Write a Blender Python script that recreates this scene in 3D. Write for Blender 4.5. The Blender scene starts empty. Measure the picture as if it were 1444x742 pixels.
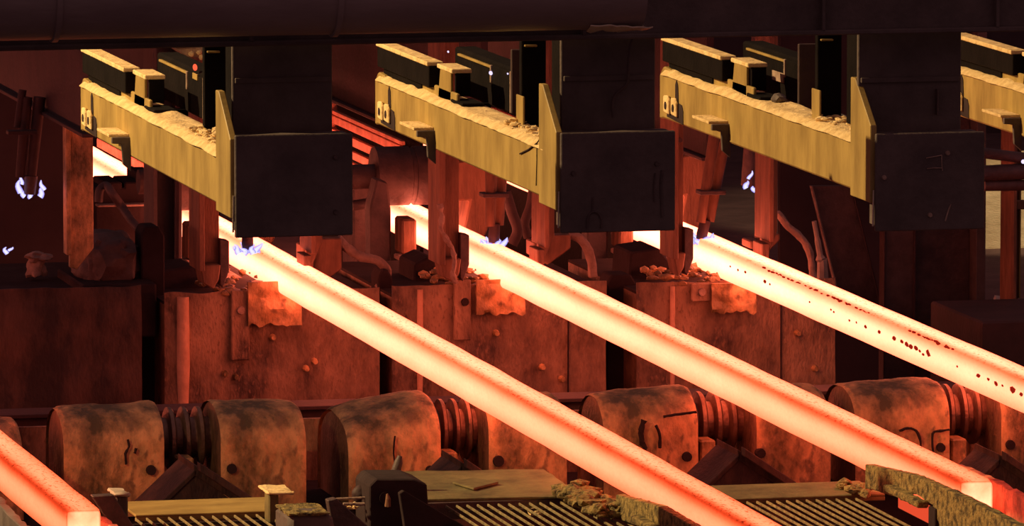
import bpy, bmesh, math, random
from mathutils import Vector, Matrix, noise
random.seed(7)
SC = bpy.context.scene
COL = SC.collection

# ------------------------------------------------------------------ camera
# X across the strands, Y back along the strands, Z up (metres)
FPX = 11145.0
CAM = Vector((-6.9220, 0.0, 5.9945))
def _axes():
    vx, vy = -2572.0, -1255.0
    yd = Vector((vx, -vy, -FPX)).normalized()
    xd = Vector(((FPX*FPX+vy*vy)/(-vx), -vy, -FPX)).normalized()
    return xd, yd, xd.cross(yd)
XD, YD, ZD = _axes()
def ray(px, py):
    d = Vector((px-722.0, 371.0-py, -FPX))
    return Vector((XD.dot(d), YD.dot(d), ZD.dot(d)))
def at(px, py, X=None, Y=None, Z=None):
    d = ray(px, py)
    for i, v in enumerate((X, Y, Z)):
        if v is not None:
            return CAM + d*((v-CAM[i])/d[i])
cam_data = bpy.data.cameras.new('camera')
cam_data.sensor_width = 36.0
cam_data.lens = FPX/1444.0*36.0
cam_data.clip_end = 500.0
cam_ob = bpy.data.objects.new('camera', cam_data)
COL.objects.link(cam_ob)
M = Matrix((XD, YD, ZD)).to_4x4()
cam_ob.matrix_world = Matrix.Translation(CAM) @ M
SC.camera = cam_ob

# ------------------------------------------------------------------ world, lamps, exposure
SC.view_settings.view_transform = 'Standard'
SC.view_settings.look = 'None'
SC.view_settings.exposure = 0.0
SC.view_settings.gamma = 1.0
SC.view_settings.use_curve_mapping = False
wd = bpy.data.worlds.new('hall_gloom'); SC.world = wd; wd.use_nodes = True
wd.node_tree.nodes['Background'].inputs[0].default_value = (0.155, 0.080, 0.085, 1)
wd.node_tree.nodes['Background'].inputs[1].default_value = 1.0
def spot(name, loc, aim, power, half, color, size=0.12, blend=0.25):
    l = bpy.data.lights.new(name, 'SPOT'); l.energy = power; l.color = color
    l.spot_size = math.radians(half*2); l.spot_blend = blend; l.shadow_soft_size = size
    o = bpy.data.objects.new(name, l); COL.objects.link(o); o.location = loc
    o.rotation_euler = (Vector(aim)-Vector(loc)).to_track_quat('-Z', 'Y').to_euler()
    return o
# one sodium floodlight high on the left of the hall, one further away over the back bay
spot('sodium_floodlight', (-11.5, 35.0, 10.2), (0.6, 31.6, 2.2), 13500, 15, (1.0, 0.68, 0.30), blend=0.5)
spot('bay_floodlight', (9.8, 48.0, 5.0), (9.0, 52.0, 1.3), 1500, 13, (1.0, 0.72, 0.36))

spot('front_floodlight', (-10.0, 24.0, 8.0), (1.2, 35.4, 0.95), 1700, 8.5, (1.0, 0.62, 0.27), blend=0.6)

# ------------------------------------------------------------------ materials
def nodes(m):
    m.use_nodes = True
    nt = m.node_tree; nt.nodes.clear()
    return nt
def N(nt, t, **kw):
    n = nt.nodes.new(t)
    for k, v in kw.items(): setattr(n, k, v)
    return n
def tongue(bm, base, h, r, lean, seed):
    pts = []; rs = []
    for i in range(7):
        u = i/6
        pts.append(Vector(base)+Vector((lean*u*u+0.008*math.sin(seed+u*5), 0, h*u))); rs.append(max(0.002, r*(1-u)**0.8*(0.75+0.7*u)))
    return tube(bm, pts, rs, 10)
def surf(name, c1, c2, scale=6.0, rough=0.75, metal=0.0, bump=0.3, stretch=(1,1,1), c3=None, fine=40.0, contrast=(0.35, 0.65)):
    m = bpy.data.materials.new(name); nt = nodes(m); L = nt.links.new
    out = N(nt, 'ShaderNodeOutputMaterial'); b = N(nt, 'ShaderNodeBsdfPrincipled'); L(b.outputs[0], out.inputs[0])
    tc = N(nt, 'ShaderNodeTexCoord'); mp = N(nt, 'ShaderNodeMapping'); mp.inputs['Scale'].default_value = stretch
    L(tc.outputs['Object'], mp.inputs[0])
    n1 = N(nt, 'ShaderNodeTexNoise'); n1.inputs['Scale'].default_value = scale; n1.inputs['Detail'].default_value = 8; n1.inputs['Roughness'].default_value = 0.65
    n2 = N(nt, 'ShaderNodeTexNoise'); n2.inputs['Scale'].default_value = fine; n2.inputs['Detail'].default_value = 5
    L(mp.outputs[0], n1.inputs[0]); L(mp.outputs[0], n2.inputs[0])
    r = N(nt, 'ShaderNodeValToRGB'); e = r.color_ramp.elements
    e[0].position, e[1].position = contrast
    e[0].color = (*c1, 1); e[1].color = (*c2, 1)
    L(n1.outputs[0], r.inputs[0]); col = r.outputs[0]
    if c3:
        r2 = N(nt, 'ShaderNodeValToRGB'); r2.color_ramp.elements[0].position = 0.55; r2.color_ramp.elements[1].position = 0.68
        mx = N(nt, 'ShaderNodeMix', data_type='RGBA'); L(n2.outputs[0], r2.inputs[0]); L(r2.outputs[0], mx.inputs[0])
        L(col, mx.inputs[6]); mx.inputs[7].default_value = (*c3, 1); col = mx.outputs[2]
    L(col, b.inputs['Base Color'])
    b.inputs['Roughness'].default_value = rough; b.inputs['Metallic'].default_value = metal
    ad = N(nt, 'ShaderNodeMath', operation='ADD'); L(n1.outputs[0], ad.inputs[0])
    mu = N(nt, 'ShaderNodeMath', operation='MULTIPLY'); L(n2.outputs[0], mu.inputs[0]); mu.inputs[1].default_value = 0.5; L(mu.outputs[0], ad.inputs[1])
    bp = N(nt, 'ShaderNodeBump'); bp.inputs['Strength'].default_value = bump; bp.inputs['Distance'].default_value = 0.03
    L(ad.outputs[0], bp.inputs['Height']); L(bp.outputs[0], b.inputs['Normal'])
    return m
def glow(name, color, strength):
    m = bpy.data.materials.new(name); nt = nodes(m)
    out = N(nt, 'ShaderNodeOutputMaterial'); e = N(nt, 'ShaderNodeEmission')
    e.inputs[0].default_value = (*color, 1); e.inputs[1].default_value = strength
    nt.links.new(e.outputs[0], out.inputs[0])
    return m
MT = dict(
    rust=surf('rusty_plate', (0.060, 0.030, 0.022), (0.46, 0.265, 0.155), 2.6, 0.52, 0, 0.5, stretch=(1.6, 1, 0.7), c3=(0.26, 0.14, 0.08), contrast=(0.38, 0.64)),
    rust_shade=surf('shaded_rust', (0.030, 0.016, 0.016), (0.17, 0.085, 0.06), 2.6, 0.7, 0, 0.4, stretch=(1.6, 1, 0.7), contrast=(0.45, 0.75)),  # darker copy of rust: shade put into colour of leftmost box and chutes
    cover=surf('scaled_cover', (0.12, 0.080, 0.032), (0.86, 0.47, 0.20), 3.0, 0.5, 0, 0.8, stretch=(1.3, 1, 0.8), c3=(0.30, 0.17, 0.08), fine=16, contrast=(0.40, 0.60)),
    ridge=surf('lit_ridge', (0.55, 0.29, 0.18), (0.82, 0.46, 0.29), 6, 0.5, 0, 0.3),  # ridge highlight put into a paler base colour
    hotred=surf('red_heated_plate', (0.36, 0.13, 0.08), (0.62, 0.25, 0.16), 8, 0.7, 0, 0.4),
    yellow=surf('yellow_paint', (0.25, 0.160, 0.042), (0.42, 0.285, 0.085), 4, 0.6, 0, 0.1, stretch=(1, 2.0, 0.6), fine=25),
    dust=surf('ochre_dust', (0.64, 0.44, 0.20), (0.90, 0.67, 0.35), 14, 0.95, 0, 0.6),
    olive=surf('dusty_olive_plate', (0.085, 0.064, 0.024), (0.20, 0.155, 0.06), 5, 0.8, 0, 0.3),
    crust=surf('ochre_crust', (0.06, 0.042, 0.016), (0.38, 0.27, 0.09), 26, 0.85, 0, 1.0, fine=90, contrast=(0.38, 0.58)),
    black=surf('black_steel', (0.075, 0.054, 0.052), (0.13, 0.094, 0.088), 5, 0.75, 0, 0.2),
    dark=surf('dark_steel', (0.045, 0.027, 0.029), (0.11, 0.066, 0.062), 7, 0.6, 0, 0.3),
    post=surf('red_brown_steel', (0.13, 0.055, 0.032), (0.33, 0.15, 0.080), 5, 0.65, 0, 0.25, stretch=(2, 2, 0.5)),
    girder=surf('maroon_girder', (0.030, 0.014, 0.016), (0.062, 0.027, 0.028), 4, 0.7, 0, 0.2),
    ribs=surf('worn_roll_steel', (0.16, 0.09, 0.07), (0.34, 0.20, 0.14), 9, 0.40, 0.6, 0.3),
    pipe=surf('grey_duct', (0.16, 0.115, 0.115), (0.24, 0.18, 0.175), 3, 0.5, 0, 0.15, stretch=(0.3, 1, 1)),
    hose=surf('dusty_hose', (0.22, 0.14, 0.11), (0.42, 0.29, 0.23), 12, 0.8, 0, 0.4),
    wire=surf('pale_cable', (0.35, 0.27, 0.22), (0.5, 0.4, 0.33), 12, 0.6, 0, 0.1),
    bar=surf('dusty_grating_bar', (0.13, 0.095, 0.04), (0.34, 0.26, 0.12), 20, 0.8, 0, 0.5),
    nearblack=surf('near_black', (0.005, 0.0035, 0.004), (0.010, 0.007, 0.0075), 5, 0.95, 0, 0.2),  # near-black for cabinets; also holds the shade painted on rail webs
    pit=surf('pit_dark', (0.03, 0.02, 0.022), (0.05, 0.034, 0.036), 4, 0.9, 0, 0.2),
    concrete=surf('pale_concrete', (0.34, 0.27, 0.17), (0.62, 0.54, 0.38), 2.2, 0.9, 0, 0.3, stretch=(1, 1, 3)),
    floor=surf('mill_floor', (0.06, 0.03, 0.032), (0.11, 0.06, 0.06), 3, 0.9, 0, 0.3),
    wall=surf('hall_cladding', (0.03, 0.018, 0.022), (0.05, 0.03, 0.036), 1.5, 0.9, 0, 0.1),
    steelbright=surf('bare_steel_edge', (0.45, 0.36, 0.27), (0.65, 0.55, 0.42), 9, 0.4, 0.4, 0.2),
    flake=glow('cooling_scale', (0.30, 0.014, 0.006), 1.0), red_emit=None, billet_glow=glow('billet_glow_red', (0.80, 0.075, 0.028), 1.0),
    flame=None, redlamp=glow('red_indicator', (1.0, 0.12, 0.05), 1.2), violet=glow('white_indicator', (0.75, 0.65, 1.0), 1.3),
)
def billet_mat(name, hx, hz, ybias=0.0):
    """hot steel: hotter (whiter) up the strand, cooler towards the corners, broken by scale on the top face"""
    m = bpy.data.materials.new(name); nt = nodes(m); L = nt.links.new
    def math_(op, a, b=None, c=None, clamp=False):
        n = N(nt, 'ShaderNodeMath', operation=op); n.use_clamp = clamp
        for i, v in enumerate((a, b, c)):
            if v is None: continue
            if isinstance(v, (int, float)): n.inputs[i].default_value = v
            else: L(v, n.inputs[i])
        return n.outputs[0]
    def rng(v, a, b, c, d, smooth=False):
        n = N(nt, 'ShaderNodeMapRange'); n.clamp = True
        if smooth: n.interpolation_type = 'SMOOTHSTEP'
        L(v, n.inputs[0])
        for i, q in enumerate((a, b, c, d)): n.inputs[i+1].default_value = q
        return n.outputs[0]
    out = N(nt, 'ShaderNodeOutputMaterial'); em = N(nt, 'ShaderNodeEmission'); L(em.outputs[0], out.inputs[0])
    tc = N(nt, 'ShaderNodeTexCoord'); sx = N(nt, 'ShaderNodeSeparateXYZ'); L(tc.outputs['Object'], sx.inputs[0])
    x, y, z = sx.outputs
    u = math_('DIVIDE', math_('ABSOLUTE', x), hx); v = math_('DIVIDE', math_('ABSOLUTE', z), hz)
    corner = rng(math_('MINIMUM', u, v), 0.10, 1.0, 0.0, 1.0)
    corner = math_('POWER', corner, 1.7)
    # the upper-left arris cools most (both of its faces lose heat to the hall)
    ul = math_('MULTIPLY', rng(x, -hx, hx*0.6, 1.0, 0.55), rng(z, -hz, hz*0.7, 0.50, 1.0))
    long_ = rng(y, 31.5+ybias, 44.0+ybias, 0.50, 0.98)
    mp = N(nt, 'ShaderNodeMapping'); mp.inputs['Scale'].default_value = (1.0, 0.35, 1.0); L(tc.outputs['Object'], mp.inputs[0])
    ns = N(nt, 'ShaderNodeTexNoise'); ns.inputs['Scale'].default_value = 70; ns.inputs['Detail'].default_value = 6; ns.inputs['Roughness'].default_value = 0.7
    L(mp.outputs[0], ns.inputs[0])
    nl = N(nt, 'ShaderNodeTexNoise'); nl.inputs['Scale'].default_value = 5; nl.inputs['Detail'].default_value = 4; L(mp.outputs[0], nl.inputs[0])
    top = rng(z, hz*0.86, hz*0.97, 0.0, 1.0)
    speck = math_('MULTIPLY', rng(ns.outputs[0], 0.54, 0.70, 0.0, 0.34), top)
    cool = math_('MULTIPLY', math_('MULTIPLY', corner, ul), 0.46)
    ge = N(nt, 'ShaderNodeNewGeometry'); gs = N(nt, 'ShaderNodeSeparateXYZ'); L(ge.outputs['True Normal'], gs.inputs[0])
    endf = rng(gs.outputs[1], -0.95, -0.5, 1.0, 0.0)       # freshly cut end: hot core, cooler rim
    rim = math_('MULTIPLY', rng(math_('MAXIMUM', u, v), 0.80, 0.97, 0.0, 1.0, True), 0.35)
    T = math_('SUBTRACT', math_('SUBTRACT', long_, cool), speck)
    T = math_('ADD', T, math_('MULTIPLY', endf, math_('ADD', math_('SUBTRACT', 0.24, rim), math_('MULTIPLY', math_('SUBTRACT', nl.outputs[0], 0.5), 0.7))))
    T = math_('ADD', T, math_('MULTIPLY', math_('SUBTRACT', nl.outputs[0], 0.5), 0.10))
    T = math_('SUBTRACT', T, math_('MULTIPLY', math_('SUBTRACT', ns.outputs[0], 0.5), 0.10))
    r = N(nt, 'ShaderNodeValToRGB'); cr = r.color_ramp
    S = 10.0
    stops = [(0.0, (0.28, 0.012, 0.003)), (0.18, (0.95, 0.070, 0.016)), (0.34, (1.9, 0.22, 0.072)), (0.5, (3.2, 0.43, 0.185)),
             (0.66, (4.6, 0.71, 0.345)), (0.82, (6.5, 1.12, 0.60)), (1.0, (9.8, 2.1, 1.15))]
    while len(cr.elements) < len(stops): cr.elements.new(0.5)
    for e, (p, c) in zip(cr.elements, stops):
        e.position = p; e.color = (c[0]/S, c[1]/S, c[2]/S, 1)
    L(T, r.inputs[0]); L(r.outputs[0], em.inputs[0]); em.inputs[1].default_value = S
    return m
def flame_mat():
    m = bpy.data.materials.new('gas_flame'); nt = nodes(m); L = nt.links.new
    out = N(nt, 'ShaderNodeOutputMaterial'); em = N(nt, 'ShaderNodeEmission'); tr = N(nt, 'ShaderNodeBsdfTransparent'); mx = N(nt, 'ShaderNodeMixShader')
    lw = N(nt, 'ShaderNodeLayerWeight'); lw.inputs[0].default_value = 0.5
    r = N(nt, 'ShaderNodeValToRGB'); cr = r.color_ramp; cr.elements.new(0.5)
    for e, (p, c) in zip(cr.elements, [(0.0, (0.95, 0.92, 1.25)), (0.40, (0.45, 0.38, 1.05)), (1.0, (0.06, 0.04, 0.45))]):
        e.position = p; e.color = (*c, 1)
    L(lw.outputs['Facing'], r.inputs[0]); L(r.outputs[0], em.inputs[0]); em.inputs[1].default_value = 1.0
    r2 = N(nt, 'ShaderNodeMapRange'); L(lw.outputs['Facing'], r2.inputs[0]); r2.inputs[1].default_value = 0.45; r2.inputs[2].default_value = 0.95; r2.inputs[3].default_value = 0.0; r2.inputs[4].default_value = 0.85
    L(r2.outputs[0], mx.inputs[0]); L(em.outputs[0], mx.inputs[1]); L(tr.outputs[0], mx.inputs[2]); L(mx.outputs[0], out.inputs[0])
    return m
MT['flame'] = flame_mat()
for q in ('nearblack', 'pit'):
    [n for n in MT[q].node_tree.nodes if n.type == 'BSDF_PRINCIPLED'][0].inputs['Specular IOR Level'].default_value = 0.08
MT['red_emit'] = surf('red_emit_plate', (0.30, 0.10, 0.06), (0.5, 0.2, 0.12), 14, 0.7, 0, 0.6)
_p = [n for n in MT['red_emit'].node_tree.nodes if n.type == 'BSDF_PRINCIPLED'][0]
_n = [n for n in MT['red_emit'].node_tree.nodes if n.type == 'TEX_NOISE'][0]
_m = MT['red_emit'].node_tree.nodes.new('ShaderNodeMapRange'); MT['red_emit'].node_tree.links.new(_n.outputs[0], _m.inputs[0])
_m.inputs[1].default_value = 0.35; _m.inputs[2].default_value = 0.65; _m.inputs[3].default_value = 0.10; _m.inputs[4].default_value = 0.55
MT['red_emit'].node_tree.links.new(_m.outputs[0], _p.inputs['Emission Strength']); _p.inputs['Emission Color'].default_value = (1.0, 0.055, 0.018, 1)  # patchy red emission added to the plates beside the billet ends

# ------------------------------------------------------------------ mesh helpers (all in world metres)
def B(): return bmesh.new()
def _faces(bm, vs, fs):
    v = [bm.verts.new(p) for p in vs]
    out = []
    for f in fs:
        try: out.append(bm.faces.new([v[i] for i in f]))
        except ValueError: pass
    return v, out
def box(bm, x0, x1, y0, y1, z0, z1, bev=0.0):
    if x0 > x1: x0, x1 = x1, x0
    if y0 > y1: y0, y1 = y1, y0
    if z0 > z1: z0, z1 = z1, z0
    vs = [(x0,y0,z0),(x1,y0,z0),(x1,y1,z0),(x0,y1,z0),(x0,y0,z1),(x1,y0,z1),(x1,y1,z1),(x0,y1,z1)]
    v, f = _faces(bm, vs, [(0,3,2,1),(4,5,6,7),(0,1,5,4),(1,2,6,5),(2,3,7,6),(3,0,4,7)])
    if bev > 0:
        ed = list({e for q in f for e in q.edges})
        bmesh.ops.bevel(bm, geom=ed, offset=bev, segments=1, affect='EDGES', profile=0.5)
    return bm
def prism(bm, poly, axis, a0, a1, bev=0.0):
    """polygon in the plane normal to axis ('x': (y,z), 'y': (x,z), 'z': (x,y)) pulled from a0 to a1"""
    def P(p, a):
        return {'x': (a, p[0], p[1]), 'y': (p[0], a, p[1]), 'z': (p[0], p[1], a)}[axis]
    n = len(poly)
    vs = [P(p, a0) for p in poly] + [P(p, a1) for p in poly]
    fs = [tuple(range(n))[::-1], tuple(range(n, 2*n))] + [(i, (i+1) % n, n+(i+1) % n, n+i) for i in range(n)]
    v, f = _faces(bm, vs, fs)
    bmesh.ops.recalc_face_normals(bm, faces=f)
    if bev > 0:
        ed = list({e for q in f for e in q.edges})
        bmesh.ops.bevel(bm, geom=ed, offset=bev, segments=1, affect='EDGES', profile=0.5)
    return bm
def cyl(bm, p0, p1, r0, r1=None, n=14):
    return tube(bm, [p0, p1], [r0, r0 if r1 is None else r1], n)
def tube(bm, pts, r, n=10):
    pts = [Vector(p) for p in pts]
    rs = r if isinstance(r, (list, tuple)) else [r]*len(pts)
    rings = []; up = None
    for i, p in enumerate(pts):
        t = (pts[min(i+1, len(pts)-1)]-pts[max(i-1, 0)]).normalized()
        if up is None:
            up = Vector((0,0,1)) if abs(t.z) < 0.9 else Vector((1,0,0))
        a = t.cross(up)
        if a.length < 1e-4: a = t.cross(Vector((0,1,0)))
        a.normalize(); b = a.cross(t).normalized(); up = b
        rings.append([bm.verts.new(p + (a*math.cos(q)+b*math.sin(q))*rs[i]) for q in [2*math.pi*k/n for k in range(n)]])
    for A, C in zip(rings, rings[1:]):
        for k in range(n): bm.faces.new((A[k], A[(k+1) % n], C[(k+1) % n], C[k]))
    bm.faces.new(rings[0][::-1]); bm.faces.new(rings[-1])
    return bm
def smooth_path(pts, sub=5):
    pts = [Vector(p) for p in pts]; out = []
    P = [pts[0]*2-pts[1]] + pts + [pts[-1]*2-pts[-2]]
    for i in range(1, len(P)-2):
        for k in range(sub):
            t = k/sub; a, b, c, d = P[i-1], P[i], P[i+1], P[i+2]
            out.append(0.5*((2*b)+(c-a)*t+(2*a-5*b+4*c-d)*t*t+(3*b-a-3*c+d)*t**3))
    out.append(pts[-1]); return out
def lathe_x(bm, prof, yc, zc, n=32):
    """profile of (x, radius) turned about an axis along X"""
    rings = []
    for x, r in prof:
        rings.append([bm.verts.new((x, yc+r*math.cos(2*math.pi*k/n), zc+r*math.sin(2*math.pi*k/n))) for k in range(n)])
    for A, C in zip(rings, rings[1:]):
        for k in range(n): bm.faces.new((A[k], A[(k+1) % n], C[(k+1) % n], C[k]))
    bm.faces.new(rings[0][::-1]); bm.faces.new(rings[-1])
    bmesh.ops.recalc_face_normals(bm, faces=bm.faces)
    return bm
def roughen(bm, amp, scale, seed=0.0):
    bm.normal_update()
    for v in bm.verts:
        q = v.co*scale + Vector((seed, seed*1.7, -seed))
        v.co += v.normal*(noise.noise(q)+0.5*noise.noise(q*2.3))*amp
    return bm
def divide(bm, size):
    for _ in range(6):
        ed = [e for e in bm.edges if e.calc_length() > size]
        if not ed or len(bm.verts) > 6000: break
        bmesh.ops.subdivide_edges(bm, edges=ed, cuts=1, use_grid_fill=True)
    bmesh.ops.triangulate(bm, faces=bm.faces)
    return bm
def lump(bm, c, r, seed, squash=(1,1,1), sub=1, amp=0.35):
    g = bmesh.ops.create_icosphere(bm, subdivisions=sub, radius=1.0)
    for v in g['verts']:
        k = 1+amp*noise.noise(v.co*1.6+Vector((seed*3.1, seed, -seed*2)))
        v.co = Vector((v.co.x*r*k*squash[0], v.co.y*r*k*squash[1], v.co.z*r*k*squash[2])) + Vector(c)
    return bm
def rubble(n, xr, yr, z, rr, seed, zr=0.02, sq=(1.2,1.2,0.6)):
    rnd = random.Random(seed); bm = B()
    for i in range(n):
        lump(bm, (rnd.uniform(*xr), rnd.uniform(*yr), z+rnd.uniform(0, zr)), rnd.uniform(*rr), rnd.uniform(0, 50), (sq[0]*rnd.uniform(0.6,1.4), sq[1]*rnd.uniform(0.6,1.4), sq[2]), 1, 0.5)
    return bm

# ------------------------------------------------------------------ scene helpers
def tag(o, label=None, cat=None, group=None, kind=None):
    for k, v in (('label', label), ('category', cat), ('group', group), ('kind', kind)):
        if v: o[k] = v
    return o
def thing(name, loc, label, cat, group=None):
    o = bpy.data.objects.new(name, None); COL.objects.link(o); o.location = loc; o.empty_display_size = 0.1
    return tag(o, label, cat, group)
def wloc(o):
    p = Vector((0,0,0))
    while o is not None:
        p += o.location; o = o.parent
    return p
def obj(name, bm, mat, parent=None, smooth=False, origin=None, kind=None, label=None):
    bmesh.ops.recalc_face_normals(bm, faces=bm.faces)
    if parent is not None:
        off = wloc(parent); loc = Vector((0,0,0))
    else:
        if origin is None:
            xs = [v.co for v in bm.verts]
            origin = Vector(((min(p.x for p in xs)+max(p.x for p in xs))/2, (min(p.y for p in xs)+max(p.y for p in xs))/2, min(p.z for p in xs)))
        off = Vector(origin); loc = off.copy()
    for v in bm.verts: v.co -= off
    me = bpy.data.meshes.new(name); bm.to_mesh(me); bm.free()
    me.materials.append(MT[mat] if isinstance(mat, str) else mat)
    if smooth:
        me.polygons.foreach_set('use_smooth', [True]*len(me.polygons))
        try: me.set_sharp_from_angle(angle=math.radians(38))
        except Exception: pass
    o = bpy.data.objects.new(name, me); COL.objects.link(o); o.location = loc
    if parent is not None: o.parent = parent
    if kind: o['kind'] = kind
    if label: o['label'] = label
    return o
def struct(name, bm, mat): return tag(obj(name, bm, mat), kind='structure')

# ================================================================== SETTING
struct('floor', box(B(), -14, 20, 10, 62, -0.3, 0.0), 'floor')
struct('trim_1', box(B(), -3.2, 4.6, 36.25, 37.25, 0.0, 0.655), 'pit')
struct('wall_back', box(B(), -14, 20, 60, 60.4, 0.0, 12), 'wall')
p0 = at(1380, 230, Y=52); p1 = at(1475, 520, Y=52)
struct('wall_right', box(B(), p0.x, p1.x+2.5, 52, 52.4, 0.0, at(1400, 222, Y=52).z), 'concrete')

# ================================================================== HOT STRANDS
STR = {0: (-1.462, 32.12, 53), 1: (1.188, 29.9, 53), 2: (2.400, 32.12, 53), 3: (3.648, 32.6, 53)}
BW, BH, ZT = 0.155, 0.168, 1.30
def billet(k, label):
    xl, y0, y1 = STR[k]
    hx, hz = BW/2, BH/2
    bm = B(); r = 0.024
    prof = []
    for cx, cz, a0 in ((hx-r, hz-r, 0), (-hx+r, hz-r, 90), (-hx+r, -hz+r, 180), (hx-r, -hz+r, 270)):
        for s in range(4):
            a = math.radians(a0+s*30); prof.append((cx+r*math.cos(a), cz+r*math.sin(a)))
    n = len(prof); ny = 150; rings = []
    for j in range(ny+1):
        t = j/ny; y = y0+(y1-y0)*t**1.2
        ins = 0.006 if j == 0 else 0.0
        ring = []
        for (px, pz) in prof:
            w = 0.0025*noise.noise(Vector((px*20, y*2.2, pz*20+k*7)))
            f = 1-ins/hx+w/hx
            ring.append(bm.verts.new((xl+hx+px*f, y, ZT-hz+pz*f)))
        rings.append(ring)
    for A, C in zip(rings, rings[1:]):
        for i in range(n): bm.faces.new((A[i], A[(i+1) % n], C[(i+1) % n], C[i]))
    bm.faces.new(rings[0]); bm.faces.new(rings[-1])
    o = obj('glowing_billet', bm, billet_mat('hot_steel', hx, hz, {0: 1.9, 1: 0, 2: 0.3, 3: -1.3}[k]), smooth=True, origin=(xl+hx, 0, ZT-hz))
    return tag(o, label, 'billet', 'hot billets running down the strands')
B0 = billet(0, 'orange glowing billet in bottom left corner, its square cut end showing')
B1 = billet(1, 'long glowing billet running under left black shield to bottom centre')
B2 = billet(2, 'glowing billet ending in bright square cut face beside crusted guide')
B3 = billet(3, 'yellow white glowing billet with dark scale spots, leaving right edge')
# loose scale on the side of the third strand
bm = B(); rnd = random.Random(3)
for (px, py, s) in [(1030,376,3),(1041,381,4),(1051,384,4),(1079,397,5),(1086,401,3),(1142,426,3),(1172,437,3),(1176,440,3),(1198,452,3),(1208,455,3),(1221,461,5),(1240,468,5),
                    (1261,477,6),(1272,482,5),(1279,486,7),(1285,489,6),(1292,491,7),(1297,495,4),(1302,500,4),(1309,498,7),(1350,517,3),(1380,530,6),(1394,535,4),(1405,541,6),(1414,544,3),(1428,550,8),(1440,556,5)]:
    p = at(px, py, X=STR[3][0])
    lump(bm, (p.x-0.001, p.y, p.z), s/285*0.62, rnd.uniform(0, 40), (0.12, 3.0, 1.0), 1, 0.5)
for i in range(70):
    px = rnd.choice((rnd.uniform(1075, 1150), rnd.uniform(1140, 1225), rnd.uniform(1280, 1345)))
    p = at(px, 325+(px-956)*0.434+rnd.uniform(-1.5, 2.0), X=STR[3][0]+0.006)
    lump(bm, (STR[3][0]+0.008, p.y, ZT-0.006+rnd.uniform(-0.006, 0.002)), rnd.uniform(0.006, 0.012), i, (0.7, 3.5, 0.6), 1, 0.5)
obj('scale_flake', bm, 'flake', B3, kind='stuff', label='dark red spots of scale')

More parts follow.
